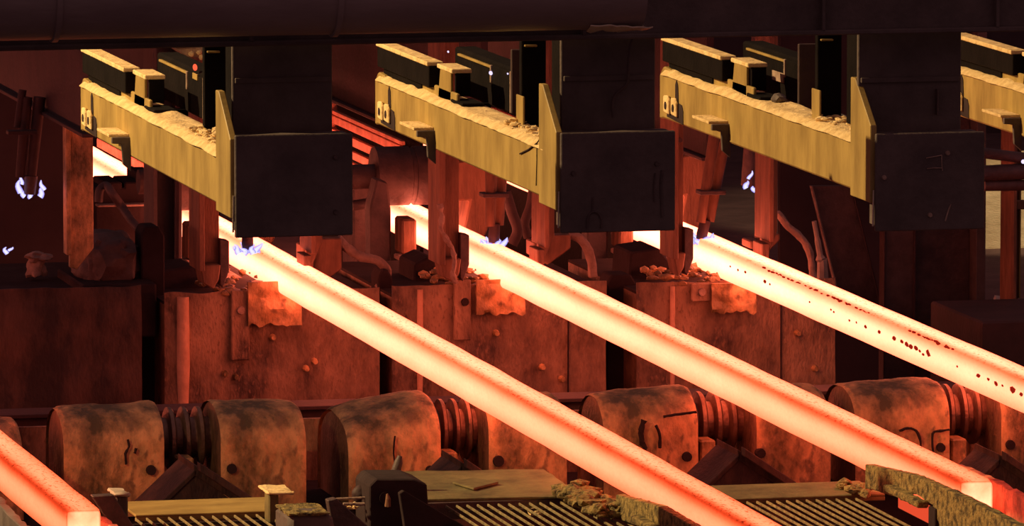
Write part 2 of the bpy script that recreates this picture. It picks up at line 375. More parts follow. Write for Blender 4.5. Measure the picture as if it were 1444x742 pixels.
# ================================================================== NEAR LAYER: yellow arms, shields, rails on top
OFF = {1: -1.272, 2: 0.0, 3: 1.250, 4: 2.510}
WHO = {1: 'left', 2: 'middle', 3: 'right', 4: 'far right'}
def arm(k):
    X = OFF[k]; w = WHO[k]
    yl, yr, z0, z1, wd_ = 32.76, 29.52, 2.82, 3.018, 0.15
    desc = {1: 'yellow box beam, leftmost of four, dust heaped on top, reaching to left shield',
            2: 'yellow box beam in the middle with dusty top and cracked near end',
            3: 'yellow box beam third from left, stained side, reaching to right shield',
            4: 'yellow box beam cut off by the right edge of picture'}[k]
    t = thing('box_beam', (X+wd_/2, (yl+yr)/2, z0), desc, 'beam', 'yellow beams over the strands')
    bm = box(B(), X, X+wd_, yr, yl, z0, z1, 0.008); obj('body', bm, 'yellow', t)
    # heaped dust: a bumpy sheet with thickness lying on the beam, slumping over the front edge
    bm = B(); nx, ny = 9, 110; g = []
    rnd = random.Random(k)
    for j in range(ny+1):
        row = []
        y = yr+0.02+(yl-yr-0.04)*j/ny
        for i in range(nx+1):
            u = i/nx; x = X-0.012+(wd_+0.02)*u
            edge = min(1.0, 4*u+0.1, 4*(1-u)+0.1)
            near = max(0.0, 1-(y-yr)/0.75)
            h = (0.010+0.016*abs(noise.noise(Vector((x*9, y*5, k))))+0.020*near*abs(noise.noise(Vector((x*26, y*22, k+4)))))*edge
            if u == 0: h = -0.006-0.010*abs(noise.noise(Vector((0, y*2.3, k*3))))
            row.append(bm.verts.new((x+(0.004*noise.noise(Vector((0, y*9, k))) if u == 0 else 0), y, z1+h+0.002)))
        g.append(row)
    for a, b in zip(g, g[1:]):
        for i in range(nx): bm.faces.new((a[i], a[i+1], b[i+1], b[i]))
    ext = bmesh.ops.extrude_face_region(bm, geom=list(bm.faces))
    for v in [q for q in ext['geom'] if isinstance(q, bmesh.types.BMVert)]:
        v.co.z = min(v.co.z, z1)-0.003
    obj('dust_layer', bm, 'dust', t, smooth=True)
    obj('crumbs', rubble(70, (X+0.03, X+wd_-0.01), (yr+0.08, yr+0.95), z1+0.012, (0.006, 0.017), 20+k), 'dust', t, kind='stuff')
    # ridge of the inner flange behind the front dust
    bm = box(B(), X+0.035, X+0.05, 31.35, yl+0.02, z1, z1+0.055, 0.004); obj('flange', bm, 'yellow', t)
    # end plate with sloping top
    poly = [(29.66, 2.80), (29.66, 3.265), (29.60, 3.265), (29.37, 3.10), (29.37, 2.80)]
    bm = prism(B(), poly, 'x', X-0.014, X+0.012, 0.003); obj('end_plate', bm, 'yellow', t)
    # back end: clamp with slots and two latches
    bm = prism(B(), [(32.66, 2.83), (32.84, 2.81), (32.84, 3.00), (32.78, 3.04), (32.66, 3.035)], 'x', X+0.01, X+0.10, 0.006); obj('clamp', bm, 'yellow', t)
    obj('slot', prism(B(), [(32.46, 2.915), (32.515, 2.91), (32.515, 2.985), (32.495, 3.005), (32.47, 2.985)], 'x', X-0.003, X+0.0, 0.0), 'pit', t)
    obj('recess', prism(B(), [(32.38, 2.825), (32.66, 2.835), (32.66, 2.868), (32.50, 2.868), (32.46, 2.91), (32.40, 2.905), (32.38, 2.88)], 'x', X-0.003, X+0.0, 0.0), 'pit', t)
    for yc in (32.50, 32.63):
        ln = obj('latch', prism(B(), [(yc-0.045, 2.85), (yc+0.045, 2.855), (yc+0.045, 2.925), (yc-0.02, 2.93), (yc-0.045, 2.91)], 'x', X-0.016, X-0.004, 0.004), 'dust', t)
        obj('eye', cyl(B(), (X-0.019, yc, 2.885), (X-0.012, yc, 2.885), 0.017, n=10), 'pit', ln)
    # angle bracket on the side face
    bk = box(B(), X-0.085, X+0.0, 31.62, 31.90, 2.900, 2.912, 0.002); b = obj('bracket', bk, 'dust', t)
    bm = prism(B(), [(X-0.075, 2.900), (X-0.075, 2.875), (X-0.035, 2.872), (X-0.030, 2.79), (X+0.004, 2.76), (X+0.004, 2.900)], 'y', 31.60, 31.62, 0.002); obj('bracket_web', bm, 'black', b)  # web turned from the lamp: its shade put into black colour
    # short rail carried above the beam
    r = obj('rail_top', box(B(), X+0.005, X+0.075, 31.78, 32.80, 3.150, 3.168, 0.003), 'dust', t)
    obj('rail_web', box(B(), X+0.012, X+0.070, 31.775, 32.80, 3.062, 3.150, 0.003), 'nearblack', t)  # shade under the rail top put into the web's near-black colour
    obj('rail_foot', box(B(), X+0.028, X+0.055, 32.0, 32.75, 3.018, 3.062, 0.003), 'nearblack', t)
    # saddle stop next to the rail
    s = obj('saddle_cap', box(B(), X+0.03, X+0.115, 31.42, 31.70, 3.150, 3.168, 0.003), 'dust', t)
    obj('saddle_cheek', prism(B(), [(31.46, 3.02), (31.70, 3.02), (31.66, 3.15), (31.46, 3.15)], 'x', X+0.035, X+0.047, 0.002), 'yellow', t)
    obj('saddle_face', box(B(), X+0.047, X+0.110, 31.42, 31.44, 3.055, 3.150, 0.002), "nearblack", t)
    obj('saddle_foot', box(B(), X+0.03, X+0.125, 31.22, 31.44, 3.020, 3.045, 0.004), "nearblack", t)
    if k == 2:
        cr = tube(B(), [at(733, 217, X=-0.004), at(745, 211, X=-0.004), at(757, 202, X=-0.004), at(766, 190, X=-0.004)], 0.003, 6)
        obj('crack', cr, 'pit', t)
        cr = tube(B(), [at(757, 203, X=-0.003), at(757, 225, X=-0.003), at(756, 262, X=-0.003)], 0.002, 6)
        obj('seam', cr, 'pit', t)
    if k == 3:
        tag(obj('stone', lump(B(), (X+0.085, 31.12, 3.045), 0.028, 9, (1.2, 1.5, 0.8), 2, 0.5), 'black'), 'black clinker lying on dusty top of the third yellow beam', 'clinker')
for k in (1, 2, 3, 4): arm(k)

def shield(k):
    X = OFF[k]; w = WHO[k]
    x0, x1, z0, z1 = {1: (-1.283, -0.815, 2.727, 3.118), 2: (-0.012, 0.452, 2.714, 3.100), 3: (1.240, 1.690, 2.690, 3.070)}[k]
    label = {1: 'black square heat shield hanging at end of leftmost yellow beam', 2: 'black square heat shield hanging in the centre of the picture', 3: 'black square heat shield hanging right of the third yellow beam'}[k]
    t = thing('heat_shield', ((x0+x1)/2, 29.4, z0), label, 'shield', 'black heat shields')
    bm = box(B(), x0+0.012, x1, 29.345, 29.365, z0, z1, 0.004); obj('front_plate', bm, 'black', t)
    bm = box(B(), x0+0.030, x0+0.042, 29.365, 29.50, z0+0.015, z1-0.01, 0.003); obj('side_plate', bm, 'black', t)
    bm = box(B(), x1-0.02, x1-0.004, 29.365, 29.50, z0+0.015, z1-0.01, 0.003); obj('side_plate', bm, 'black', t)
    bm = box(B(), x0+0.030, x1-0.005, 29.365, 29.50, z1-0.02, z1-0.005, 0.003); obj('top_plate', bm, 'black', t)
    tube_ = tube(B(), [(x0+0.006, 29.36, z0+0.02), (x0+0.008, 29.36, z0+0.16)], 0.004, 6); obj('edge_bead', tube_, 'steelbright', t)
    bolts = {1: [(0.40, 0.30), (0.40, 0.09)], 2: [(0.06, 0.23), (0.39, 0.26)], 3: [(0.045, 0.21), (0.23, 0.06), (0.30, 0.30)]}[k]
    for bx_, bz in bolts:
        obj('bolt', cyl(B(), (x0+bx_, 29.345, z0+bz), (x0+bx_, 29.334, z0+bz), 0.010, 0.008, 8), 'hose' if k == 3 else 'dark', t)
    def line(name, pts, r, mat):
        obj(name, tube(B(), smooth_path([at(a, b, Y=29.342) for a, b in pts], 4), r, 6), mat, t, smooth=True)
    if k == 2:
        line('lifting_loop', [(828, 322), (829, 308), (834, 300), (842, 300), (848, 309), (848, 322)], 0.004, 'dark')
        line('rod', [(835, 300), (836, 278)], 0.003, 'dark')
        line('chain', [(934, 240), (932, 262), (933, 285), (934, 306)], 0.005, 'dark')
        line('chain', [(924, 244), (922, 265), (923, 285)], 0.003, 'dark')
    if k == 3:
        line('scratch', [(1306, 223), (1317, 221), (1328, 219)], 0.002, 'hose')
        line('scratch', [(1328, 219), (1328, 230), (1329, 241)], 0.002, 'hose')
        line('scratch', [(1307, 238), (1317, 237), (1328, 237)], 0.002, 'hose')
        line('scratch', [(1341, 288), (1337, 298), (1333, 312)], 0.003, 'hose')
    # upper shroud above the shield
    u0, u1 = {1: (-1.240, -0.85), 2: (0.050, 0.425), 3: (1.238, 1.655)}[k]
    lab = {1: 'dark shroud panel above the left heat shield', 2: 'dark shroud panel above the centre heat shield with a cable', 3: 'dark shroud panel above the right heat shield'}[k]
    s = thing('shroud_panel', ((u0+u1)/2, 29.6, z1), lab, 'panel', 'shrouds above the shields')
    obj('sheet', box(B(), u0, u1, 29.56, 29.58, z1-0.12, 3.52, 0.004), 'black', s)
    obj('flange', box(B(), u0+0.02, u0+0.04, 29.58, 29.8, z1, 3.52, 0.003), 'nearblack', s)
    obj('flange', box(B(), u1-0.04, u1-0.02, 29.58, 29.8, z1, 3.52, 0.003), 'nearblack', s)
    obj('ledge', box(B(), u0+0.01, u1-0.01, 29.545, 29.56, z1+0.18, z1+0.20, 0.002), 'black', s)
    if k == 2:
        tag(obj('loose_cable', tube(B(), smooth_path([at(893, 50, Y=29.53), at(889, 66, Y=29.52), at(886, 95, Y=29.52), at(884, 118, Y=29.52), at(868, 134, Y=29.53), at(863, 150, Y=29.53), at(865, 166, Y=29.53)]), 0.006, 8), 'dark', smooth=True),
            'dark cable dangling over the shroud in the centre', 'cable')
    if k == 3:
        obj('bracket', box(B(), 1.55, 1.556, 29.53, 29.56, 3.12, 3.22, 0.001), 'dark', s)
for k in (1, 2, 3): shield(k)

def top_gear(k):
    X = OFF[k]
    # cabinet lying alongside the beam
    y0, y1 = 31.22, 32.35
    label = {1: 'long black control cabinet with red lamp behind leftmost yellow beam', 2: 'long black control cabinet with white lamps behind middle yellow beam', 3: 'long black control cabinet behind the third yellow beam'}[k]
    t = thing('control_cabinet', (X+0.32, (y0+y1)/2, 3.0), label, 'cabinet', 'cabinets behind the beams')
    obj('body', box(B(), X+0.25, X+0.345, y0, y1, 2.99, 3.18, 0.008), 'nearblack', t)
    obj('support', box(B(), X+0.14, X+0.26, 31.7, 31.76, 2.97, 3.0, 0.002), 'nearblack', t)
    obj('lid_rim', box(B(), X+0.238, X+0.252, 31.62, y1-0.1, 3.150, 3.160, 0.002), 'yellow', t)
    d = obj('door', box(B(), X+0.240, X+0.250, y0+0.03, 31.60, 3.0, 3.165, 0.003), 'nearblack', t)
    obj('door_edge', box(B(), X+0.234, X+0.244, y0+0.015, y0+0.03, 3.0, 3.17, 0.002), 'hose', d)
    obj('door_edge', box(B(), X+0.234, X+0.244, 31.60, 31.615, 3.09, 3.165, 0.002), 'hose', d)
    if k == 1:
        c = at(275, 95, X=X+0.235); lump_ = lump(B(), c, 0.014, 1, (0.6, 2.0, 1.0), 2, 0.0); obj('red_lamp', lump_, 'redlamp', t, smooth=True)
        c = at(275, 108, X=X+0.236); obj('label_plate', box(B(), c.x-0.002, c.x+0.004, c.y-0.05, c.y+0.05, c.z-0.012, c.z+0.012, 0.001), 'yellow', t)
    if k == 2:
        for px, py, s in ((692, 103, 0.011), (632, 73, 0.006), (716, 104, 0.005)):
            c = at(px, py, X=X+0.236); obj('lamp', lump(B(), c, s, 2, (0.6, 2.0, 0.8), 2, 0.0), 'violet', t, smooth=True)
    if k == 3:
        c = at(1097, 108, X=X+0.236); obj('gauge_plate', box(B(), c.x-0.002, c.x+0.004, c.y-0.09, c.y+0.09, c.z-0.02, c.z+0.02, 0.001), 'hose', t)
    # hanger post standing on the beam
    label = {1: 'black upright post between left cabinet and left shroud', 2: 'black upright post standing on near end of middle yellow beam', 3: 'black upright post standing on near end of third yellow beam'}[k]
    xp = X+{1: 0.082, 2: 0.088, 3: 0.052}[k]
    h = thing('hanger_post', (xp+0.05, 30.42, 3.03), label, 'post', 'posts on the beams')
    obj('web', box(B(), xp, xp+0.10, 30.40, 30.44, 3.02, 3.46, 0.003), 'nearblack', h)
    obj('foot', box(B(), xp+0.10, xp+0.13, 30.34, 30.52, 3.02, 3.04, 0.003), 'black', h)
    obj('gusset', box(B(), xp-0.008, xp, 30.34, 30.46, 3.02, 3.15 if k != 1 else 3.05, 0.002), 'yellow', h)
    obj('cap', box(B(), xp+0.01, xp+0.06, 30.38, 30.42, 3.344, 3.352, 0.002), 'yellow', h)
    # plate added for red-lit glimpses past the post, red put into its colour
    label = {1: '', 2: 'narrow plate coloured as red lit, beside top of middle end plate', 3: 'dark red plate between the third post and the right shroud'}[k]
    q = X+{1: 0.15, 2: 0.235, 3: 0.185}[k]
    if k > 1: tag(obj('redlit_plate', box(B(), q-0.05, q+0.06, 31.0, 31.02, 3.02, 3.28, 0.003), 'girder'), label, 'plate', 'red plates behind the posts')
for k in (1, 2, 3): top_gear(k)

P = [at(236, 62, Y=33.4), at(288, 60, Y=33.4), at(288, 84, Y=33.4), at(264, 80, Y=33.4)]  # pale slab and lumps added to stand in for a distant bright patch
t = thing('bright_patch_slab', (P[0].x+0.07, 33.4, P[2].z), 'pale lit tray added for the distant bright patch above leftmost cabinet', 'slab')
obj('slab', prism(B(), [(p.x, p.z) for p in P], 'y', 33.4, 33.6, 0.003), 'hose', t)
obj('hanger', box(B(), P[0].x+0.03, P[0].x+0.05, 33.5, 33.52, P[0].z, P[0].z+0.7, 0.0), 'nearblack', t)
for i, (px, py) in enumerate([(270, 76), (281, 74), (284, 81)]):
    obj('glint_lump', lump(B(), at(px, py, Y=33.38), 0.012, i, (1, 1, 1), 2, 0.3), 'dust', t, smooth=True)
obj('strip', box(B(), at(240, 62, Y=33.37).x, at(266, 62, Y=33.37).x, 33.36, 33.39, at(240, 64, Y=33.37).z, at(240, 60, Y=33.37).z, 0.002), 'pipe', t)

# overhead duct with a torn lip, and the crossbeam behind it
t = thing('overhead_duct', (-0.9, 29.15, 3.60), 'grey round duct crossing the top left, torn at its right end', 'duct')
z_d = at(400, 50, Y=29.15).z+0.155
bm = B(); xe = at(900, 45, Y=29.15).x
tube(bm, [(-3.4, 29.15, z_d), (-1.2, 29.15, z_d), (0.2, 29.15, z_d), (xe, 29.15, z_d)], 0.155, 32)
obj('shell', bm, 'pipe', t, smooth=True)
for x in (-2.0, -0.93):
    bm = B(); lathe_x(bm, [(x-0.012, 0.157), (x-0.01, 0.165), (x+0.01, 0.165), (x+0.012, 0.157)], 29.15, z_d, 32); obj('seam_band', bm, 'pipe', t, smooth=True)
bm = B(); g = []
for i in range(13):
    u = i/12; x = at(838+66*u, 45, Y=29.0).x
    row = []
    for j in range(4):
        a = math.radians(-98-9*j); rr = 0.157+0.004*j*u+0.012*noise.noise(Vector((u*5, j, 0)))
        row.append(bm.verts.new((x+0.02*j*u, 29.15+rr*math.cos(a), z_d+rr*math.sin(a)+(0.028*max(0, u-0.75)/0.25 if j < 2 else 0))))
    g.append(row)
for a, b in zip(g, g[1:]):
    for i in range(3): bm.faces.new((a[i], a[i+1], b[i+1], b[i]))
ext = bmesh.ops.extrude_face_region(bm, geom=list(bm.faces))
for v in [q for q in ext['geom'] if isinstance(q, bmesh.types.BMVert)]: v.co.z -= 0.005
obj('torn_lip', bm, 'steelbright', t, smooth=True)
ZCB = at(900, 55, Y=29.4).z
t = thing('crossbeam', (0, 29.46, ZCB), 'black overhead crossbeam along the top of the picture', 'beam')
obj('web', box(B(), -5.5, 6.5, 29.44, 29.48, ZCB+0.02, 4.2, 0.0), 'black', t)
obj('lower_flange', box(B(), -5.5, 6.5, 29.40, 29.52, ZCB, ZCB+0.02, 0.005), 'black', t)
for x in (-2.4, -1.2, 0.1, 1.05, 1.75, 2.4):
    obj('stiffener', box(B(), x, x+0.012, 29.40, 29.44, ZCB+0.02, 4.2, 0.0), 'black', t)

# ================================================================== MID LAYER: torch stations, posts, rolls above the strands, boxes below
def Wd(k): return {0: 'empty leftmost strand', 1: 'left strand', 2: 'middle strand', 3: 'right strand'}[k]
SX = {0: -0.05, 1: 1.188, 2: 2.400, 3: 3.648}
POSTL = {1: (0.752, 0.885), 2: (2.055, 2.19), 3: (3.335, 3.425)}
for k, (x0, x1) in POSTL.items():
    lab = {1: 'red brown guide post in front of the left billet, left of left shield', 2: 'red brown guide post in front of the middle billet with torn strip', 3: 'orange lit guide post beside right edge of centre shield'}[k]
    t = thing('guide_post', ((x0+x1)/2, 41, 1.2), lab, 'post', 'guide posts in front of the strands')
    obj('web', box(B(), x0+0.03, x1, 41.0, 41.03, 1.27, 2.6, 0.003), 'post', t)
    obj('flange', box(B(), x0, x0+0.03, 40.86, 41.16, 1.27, 2.6, 0.004), 'post', t)
    obj('foot', prism(B(), [(x0+0.01, 1.30), (x1-0.01, 1.30), (x1-0.02, 1.22), (x1-0.05, 1.17), (x0+0.03, 1.20)], 'y', 40.9, 41.08, 0.006), 'post', t)
    obj('side_lug', prism(B(), [(x1-0.005, 1.43), (x1+0.045, 1.42), (x1+0.045, 1.26), (x1+0.01, 1.17), (x1-0.005, 1.19)], 'y', 40.95, 41.05, 0.004), 'dark', t)
    if k == 2:
        pts = [at(620, 288, Y=40.8), at(624, 305, Y=40.8), at(622, 322, Y=40.8), at(630, 338, Y=40.8), at(637, 350, Y=40.8), at(642, 365, Y=40.8), at(640, 385, Y=40.8), at(643, 400, Y=40.8)]
        bm = tube(B(), smooth_path(pts, 3), 0.014, 6); roughen(bm, 0.012, 40, 3); obj('torn_strip', bm, 'hose', t, label='crumpled bright strip')
    obj('bolt', cyl(B(), (x0+0.07, 41.0, 1.9), (x0+0.07, 40.985, 1.9), 0.013, n=8), 'dark', t)
for k in (0, 1, 2, 3):
    if k == 0:
        lab = 'brown post with slanted foot hanging at the far left'
        x0, x1, yd_ = 0.070, 0.210, 0.05; ymat = 'cover'
    else:
        xr = {1: 1.400, 2: 2.668, 3: 3.905}[k]
        x0, x1, yd_ = xr-0.055, xr+0.045, 0.26; ymat = 'post'
        lab = {1: 'orange post hidden behind left shield, right of left billet', 2: 'bright orange post at left edge of the centre shield', 3: 'bright orange post with slanted foot below the third beam'}[k]
    t = thing('outer_post', ((x0+x1)/2, 41, 1.25), lab, 'post', 'outer posts with slanted feet')
    zb = 1.295
    obj('web', prism(B(), [(x0+0.012, 2.6), (x0+0.012, zb), (x0+0.05, zb-0.012), (x1, zb+0.10), (x1, 2.6)], 'y', 41.0, 41.04, 0.003), ymat, t)
    obj('flange', box(B(), x0-0.012, x0+0.012, 41.0-yd_, 41.06, zb+0.07, 2.6, 0.003), ymat, t)
    if k:
        obj('lug', box(B(), x0-0.05, x0-0.01, 40.75, 40.95, zb-0.02, zb+0.06, 0.004), ymat, t)
# water brackets with curved hoses
for k in (1, 2, 3):
    if k == 1: bl, pl = [(430,338),(446,345),(446,404),(482,386),(482,336)], [(476,336),(492,352),(510,362),(533,368),(545,382),(541,398),(533,408)]
    if k == 2: bl, pl = [(755,345),(768,342),(768,371),(782,374),(805,350),(805,331)], [(800,330),(816,335),(828,350),(834,368),(836,390)]
    if k == 3: bl, pl = [(1060,338),(1074,342),(1074,362),(1086,362),(1100,345),(1100,330)], [(1096,300),(1112,320),(1128,334),(1140,352),(1144,372),(1146,392)]
    Yb = 41.3
    lab = {1: 'chamfered bracket below left shield, right of left billet', 2: 'chamfered bracket under lower left corner of centre shield', 3: 'small bracket at foot of the right orange post'}[k]
    P = [at(a, b, Y=Yb) for a, b in bl]
    t = thing('water_bracket', (sum(p.x for p in P)/len(P), Yb, min(p.z for p in P)), lab, 'bracket', 'brackets beside the billets')
    x0, x1 = P[0].x, P[-1].x; zt = max(p.z for p in P); zb = min(p.z for p in P)
    obj('plate', prism(B(), [(x0+0.04, zt), (x0+0.04, zb+0.03), (x0+0.07, zb), (x1, zb+0.09), (x1, zt)], 'y', Yb, Yb+0.10, 0.006), 'post', t)
    obj('side_block', box(B(), x0-0.02, x0+0.04, Yb-0.05, Yb+0.14, zb+0.05, zt-0.03, 0.006), 'post', t)
    hz = tube(B(), smooth_path([at(a, b, Y=Yb+0.06) for a, b in pl], 4), 0.026 if k != 3 else 0.020, 10); roughen(hz, 0.006, 30, k)
    tag(obj('spray_hose', hz, 'hose', smooth=True), {1: 'thick curved hose bending down below left shield', 2: 'curved hose arching down below the centre shield', 3: 'orange curved hose right of the right orange post'}[k], 'hose', 'curved hoses')
# cutting torches with gas flames
TOR = {1: ((352, 352), (372, 250)), 2: ((696, 344), (702, 232)), 3: ((988, 338), (1022, 205))}
for k, (b, a) in TOR.items():
    pb, pa = at(*b, Y=41.6), at(*a, Y=41.6)
    if k == 1: pb = at(349, 352, Y=41.3); pa = at(349, 200, Y=41.3)
    d = (pa-pb).normalized()
    lab = {1: 'cutting torch just under left black shield on the left billet', 2: 'cutting torch with red nozzle over the middle billet', 3: 'slanted cutting torch with clamp over the right billet'}[k]
    t = thing('cutting_torch', pb, lab, 'torch', 'cutting torches on the billets')
    obj('nozzle', tube(B(), [pb, pb+d*0.03, pb+d*0.11], [0.026, 0.032, 0.030], 12), 'girder', t, smooth=True)
    for s in (-1, 1):
        obj('lance', cyl(B(), pb+d*0.10+Vector((s*0.030, 0.02*s, 0)), pa+Vector((s*0.042, 0.02*s, 0.2)), 0.026, 0.032, 10), 'post', t, smooth=True)
    m = pb+d*0.27
    obj('clamp', box(B(), m.x-0.085, m.x+0.06, m.y-0.06, m.y+0.05, m.z-0.012, m.z+0.012, 0.004), 'dark', t)
    bm = B()
    for i in range(8):
        a_ = i*0.785+0.3
        tongue(bm, pb+Vector((0.050*math.cos(a_), 0.045*math.sin(a_), -0.018)), 0.030+0.03*((i*7) % 5)/5, 0.024, 0.035*math.cos(a_), i*2.2+k)
    tag(obj('gas_flame', bm, 'flame', smooth=True), {1: 'violet white flame under the left shield', 2: 'violet white flame around the middle torch nozzle', 3: 'violet white flame around the slanted right torch nozzle'}[k], 'flame', 'torch flames')
# two pilot flames away from the billets
def pilot(pixels, Y, lab):
    bm = B()
    for i, (px, py, s, sq) in enumerate(pixels):
        tongue(bm, at(px, py, Y=Y)-Vector((0, 0, s)), s*1.6*sq, s*0.8, 0.02*math.sin(i*2.1), i*3.3+px)
    tag(obj('gas_flame', bm, 'flame', smooth=True), lab, 'flame')
pilot([(27,264,0.030,1.5),(29,255,0.020,1.6),(34,271,0.024,0.9),(44,272,0.026,0.8),(56,270,0.030,1.1),(61,262,0.022,1.5)], 41.5, 'blue white flame ring at far left below the hanging lances')
pilot([(1053,258,0.028,0.9),(1057,248,0.018,1.6),(1064,263,0.024,0.7),(1070,261,0.020,0.9)], 41.8, 'blue flame left of the right orange post')
pilot([(8,352,0.022,1.0),(14,350,0.014,0.9)], 41.3, 'small violet flame at the left edge of picture')
t = thing('hanging_lances', at(45, 262, Y=41.5), 'pair of dark red burner lances hanging at far left', 'burner')
for i, (a, b, r) in enumerate([((38,150),(28,250),0.030), ((56,150),(44,250),0.034), ((32,140),(24,180),0.022)]):
    obj('lance', cyl(B(), at(*b, Y=41.5), at(*a, Y=41.5)+Vector((0,0,0.05)), r*0.8, r, 10), 'girder', t, smooth=True)
obj('clamp', box(B(), *sorted((at(10,185,Y=41.4).x, at(52,185,Y=41.4).x)), 41.36, 41.44, at(10,190,Y=41.4).z, at(10,184,Y=41.4).z, 0.004), 'girder', t)
obj('nozzle', tube(B(), [at(42,274,Y=41.5), at(44,248,Y=41.5)], [0.03, 0.036], 12), 'dark', t, smooth=True)
tag(obj('sight_pipe', cyl(B(), at(1057, 262, Y=42.1), at(1064, 205, Y=42.1)+Vector((0.05, 0, 0.9)), 0.05, n=12), 'dark', smooth=True), 'dark pipe above the blue flame near right orange post', 'pipe')

# pinch rolls above the strands
for k in (1, 2, 3):
    x0 = SX[k]-0.13; yc, zc, r = 43.6, 1.472, 0.168
    lab = {1: 'dark withdrawal roll over the left billet, mostly hidden', 2: 'large dark withdrawal roll over the middle billet', 3: 'large red lit withdrawal roll over the right billet'}[k]
    t = thing('withdrawal_roll', (x0+0.3, yc, zc-r), lab, 'roll', 'withdrawal rolls above the billets')
    e = x0+0.58
    obj('barrel', lathe_x(B(), [(x0, r*0.86), (x0+0.004, r), (x0+0.20, r), (x0+0.205, r*0.94), (x0+0.225, r*0.94), (x0+0.23, r), (e-0.005, r), (e, r*0.9)], yc, zc, 40), 'girder' if k == 3 else 'dark', t, smooth=True)
    obj('shaft', lathe_x(B(), [(x0-0.14, 0.07), (e+0.16, 0.07)], yc, zc, 20), 'dark', t, smooth=True)
    obj('shaft_guard', prism(B(), [(x0+0.32, 1.60), (x0+0.64, 1.62), (x0+0.62, 1.40), (x0+0.52, 1.16), (x0+0.40, 1.20), (x0+0.44, 1.38), (x0+0.34, 1.38)], 'y', 43.05, 43.35, 0.01), 'post', t)
    # stand carrying the roll
    xs = x0-0.075
    lab = {1: 'dark roll stand left of the left billet', 2: 'dark roll stand between left shield and middle billet', 3: 'dark roll stand below the centre shield'}[k]
    s = thing('roll_stand', (xs, 43.3, 0.4), lab, 'stand', 'stands of the withdrawal rolls')
    obj('column', prism(B(), [(xs-0.06, 0.4), (xs+0.05, 0.4), (xs+0.05, 1.34), (xs+0.03, 1.50), (xs-0.03, 1.52), (xs-0.07, 1.36)], 'y', 43.0, 43.15, 0.01), 'dark', s)
    obj('guide_block', box(B(), SX[k]-0.115, SX[k]-0.03, 42.9, 43.1, 1.10, 1.30, 0.012), 'post', s)
    obj('sill', box(B(), SX[k]-0.14, SX[k]+0.02, 42.0, 43.0, 1.07, 1.10, 0.006), 'hose', s)

# louvred radiation hoods beside the far strands
for k in (1, 2, 3):
    X = SX[k]+0.345
    lab = {1: 'glowing hood slat over far end of left billet', 2: 'red glowing louvred hood between left shield and middle beam', 3: 'louvred hood beyond the right billet, hidden by roll'}[k]
    t = thing('radiation_hood', (X, 46.5, 1.2), lab, 'hood', 'hoods beside the far strands')
    ys = [(224, 0.028)] if k == 1 else [(180, 0.012), (190, 0.024), (210, 0.026), (229, 0.024), (243, 0.014)]
    for py, h in ys:
        z = at(185, 226, X=SX[1]+0.345).z if k == 1 else at(520, py, X=SX[2]+0.345).z
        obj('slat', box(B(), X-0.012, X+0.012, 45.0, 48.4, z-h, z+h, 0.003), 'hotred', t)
    if k != 1: obj('end_post', box(B(), X-0.05, X+0.03, 47.05, 47.12, 1.40, 1.57, 0.004), 'hotred', t)
    obj('backing', box(B(), X+0.10, X+0.12, 45.0, 48.5, 0.0, 1.62, 0.0), 'nearblack', t)

# maroon hood girders over the strands
for k in (0, 1, 2, 3):
    X = {0: 0.045, 1: 1.30, 2: 2.58, 3: 3.86}[k]
    lab = {0: 'dark maroon girder sloping away at the upper left', 1: 'dark maroon girder behind left end of the middle beam', 2: 'dark girder behind the third beam and centre shroud', 3: 'dark girder behind the right shroud'}[k]
    y0, y1 = (40.2, 46.0) if k == 0 else (42.2, 48.5)
    z0 = 2.06 if k == 0 else 1.66
    t = thing('strand_girder', (X, (y0+y1)/2, z0), lab, 'girder', 'girders over the strands')
    obj('web', box(B(), X, X+0.04, y0, y1, z0+0.02, 2.75, 0.0), 'girder', t)
    obj('lower_flange', box(B(), X-0.03, X+0.10, y0, y1, z0, z0+0.02, 0.003), 'girder', t)

# motors and hoses in the gloom at left
t = thing('motor_housing', at(150, 405, Y=41.4), 'lumpy dark machine housing behind the far left post', 'machine')
p = at(150, 368, Y=41.5)
bm = B(); g = bmesh.ops.create_icosphere(bm, subdivisions=4, radius=1.0)
for v in g['verts']:
    k_ = 1+0.16*noise.noise(v.co*2.5)+0.08*noise.noise(v.co*6)
    q = v.co; s_ = lambda a: math.copysign(abs(a)**0.7, a)
    v.co = Vector((p.x+s_(q.x)*0.165*k_, p.y+s_(q.y)*0.25*k_, p.z+s_(q.z)*0.16*k_))
obj('hood', bm, 'dark', t, smooth=True)
obj('base', box(B(), p.x-0.2, p.x+0.2, 41.1, 41.9, 0.9, p.z-0.08, 0.01), 'pit', t)
tag(obj('water_hose', tube(B(), smooth_path([at(139,285,Y=42.5), at(141,268,Y=42.5), at(150,262,Y=42.5), at(158,272,Y=42.4), at(172,292,Y=42.4), at(186,312,Y=42.3), at(200,332,Y=42.2), at(204,372,Y=42.1), at(204,400,Y=42.0)]), 0.024, 10), 'dark', smooth=True), 'dark hose curving behind the far left post', 'hose')
a, b = at(-60, 100, Y=44.6), at(108, 340, Y=44.6)
tag(obj('back_panel', box(B(), a.x, b.x, 44.6, 44.64, 0.0, 2.6, 0.0), 'wall'), 'dark panel behind the hanging lances at far left', 'panel')
t = thing('gear_unit', at(190, 330, Y=44.5), 'dark toothed machine block below the far white hot billet', 'machine')
a, b = at(134, 266, Y=44.5), at(215, 330, Y=44.5)
obj('body', box(B(), a.x, b.x, 44.5, 45.0, b.z-0.3, a.z, 0.01), 'pit', t)
for px in (160, 188, 208):
    q = at(px, 262, Y=44.5); h_ = {160: 0.0, 188: 0.0, 208: 0.05}[px]
    obj('lug', box(B(), q.x-0.05, q.x+0.05, 44.5, 44.9, q.z-0.03, q.z+0.02+h_, 0.008), 'pit', t)
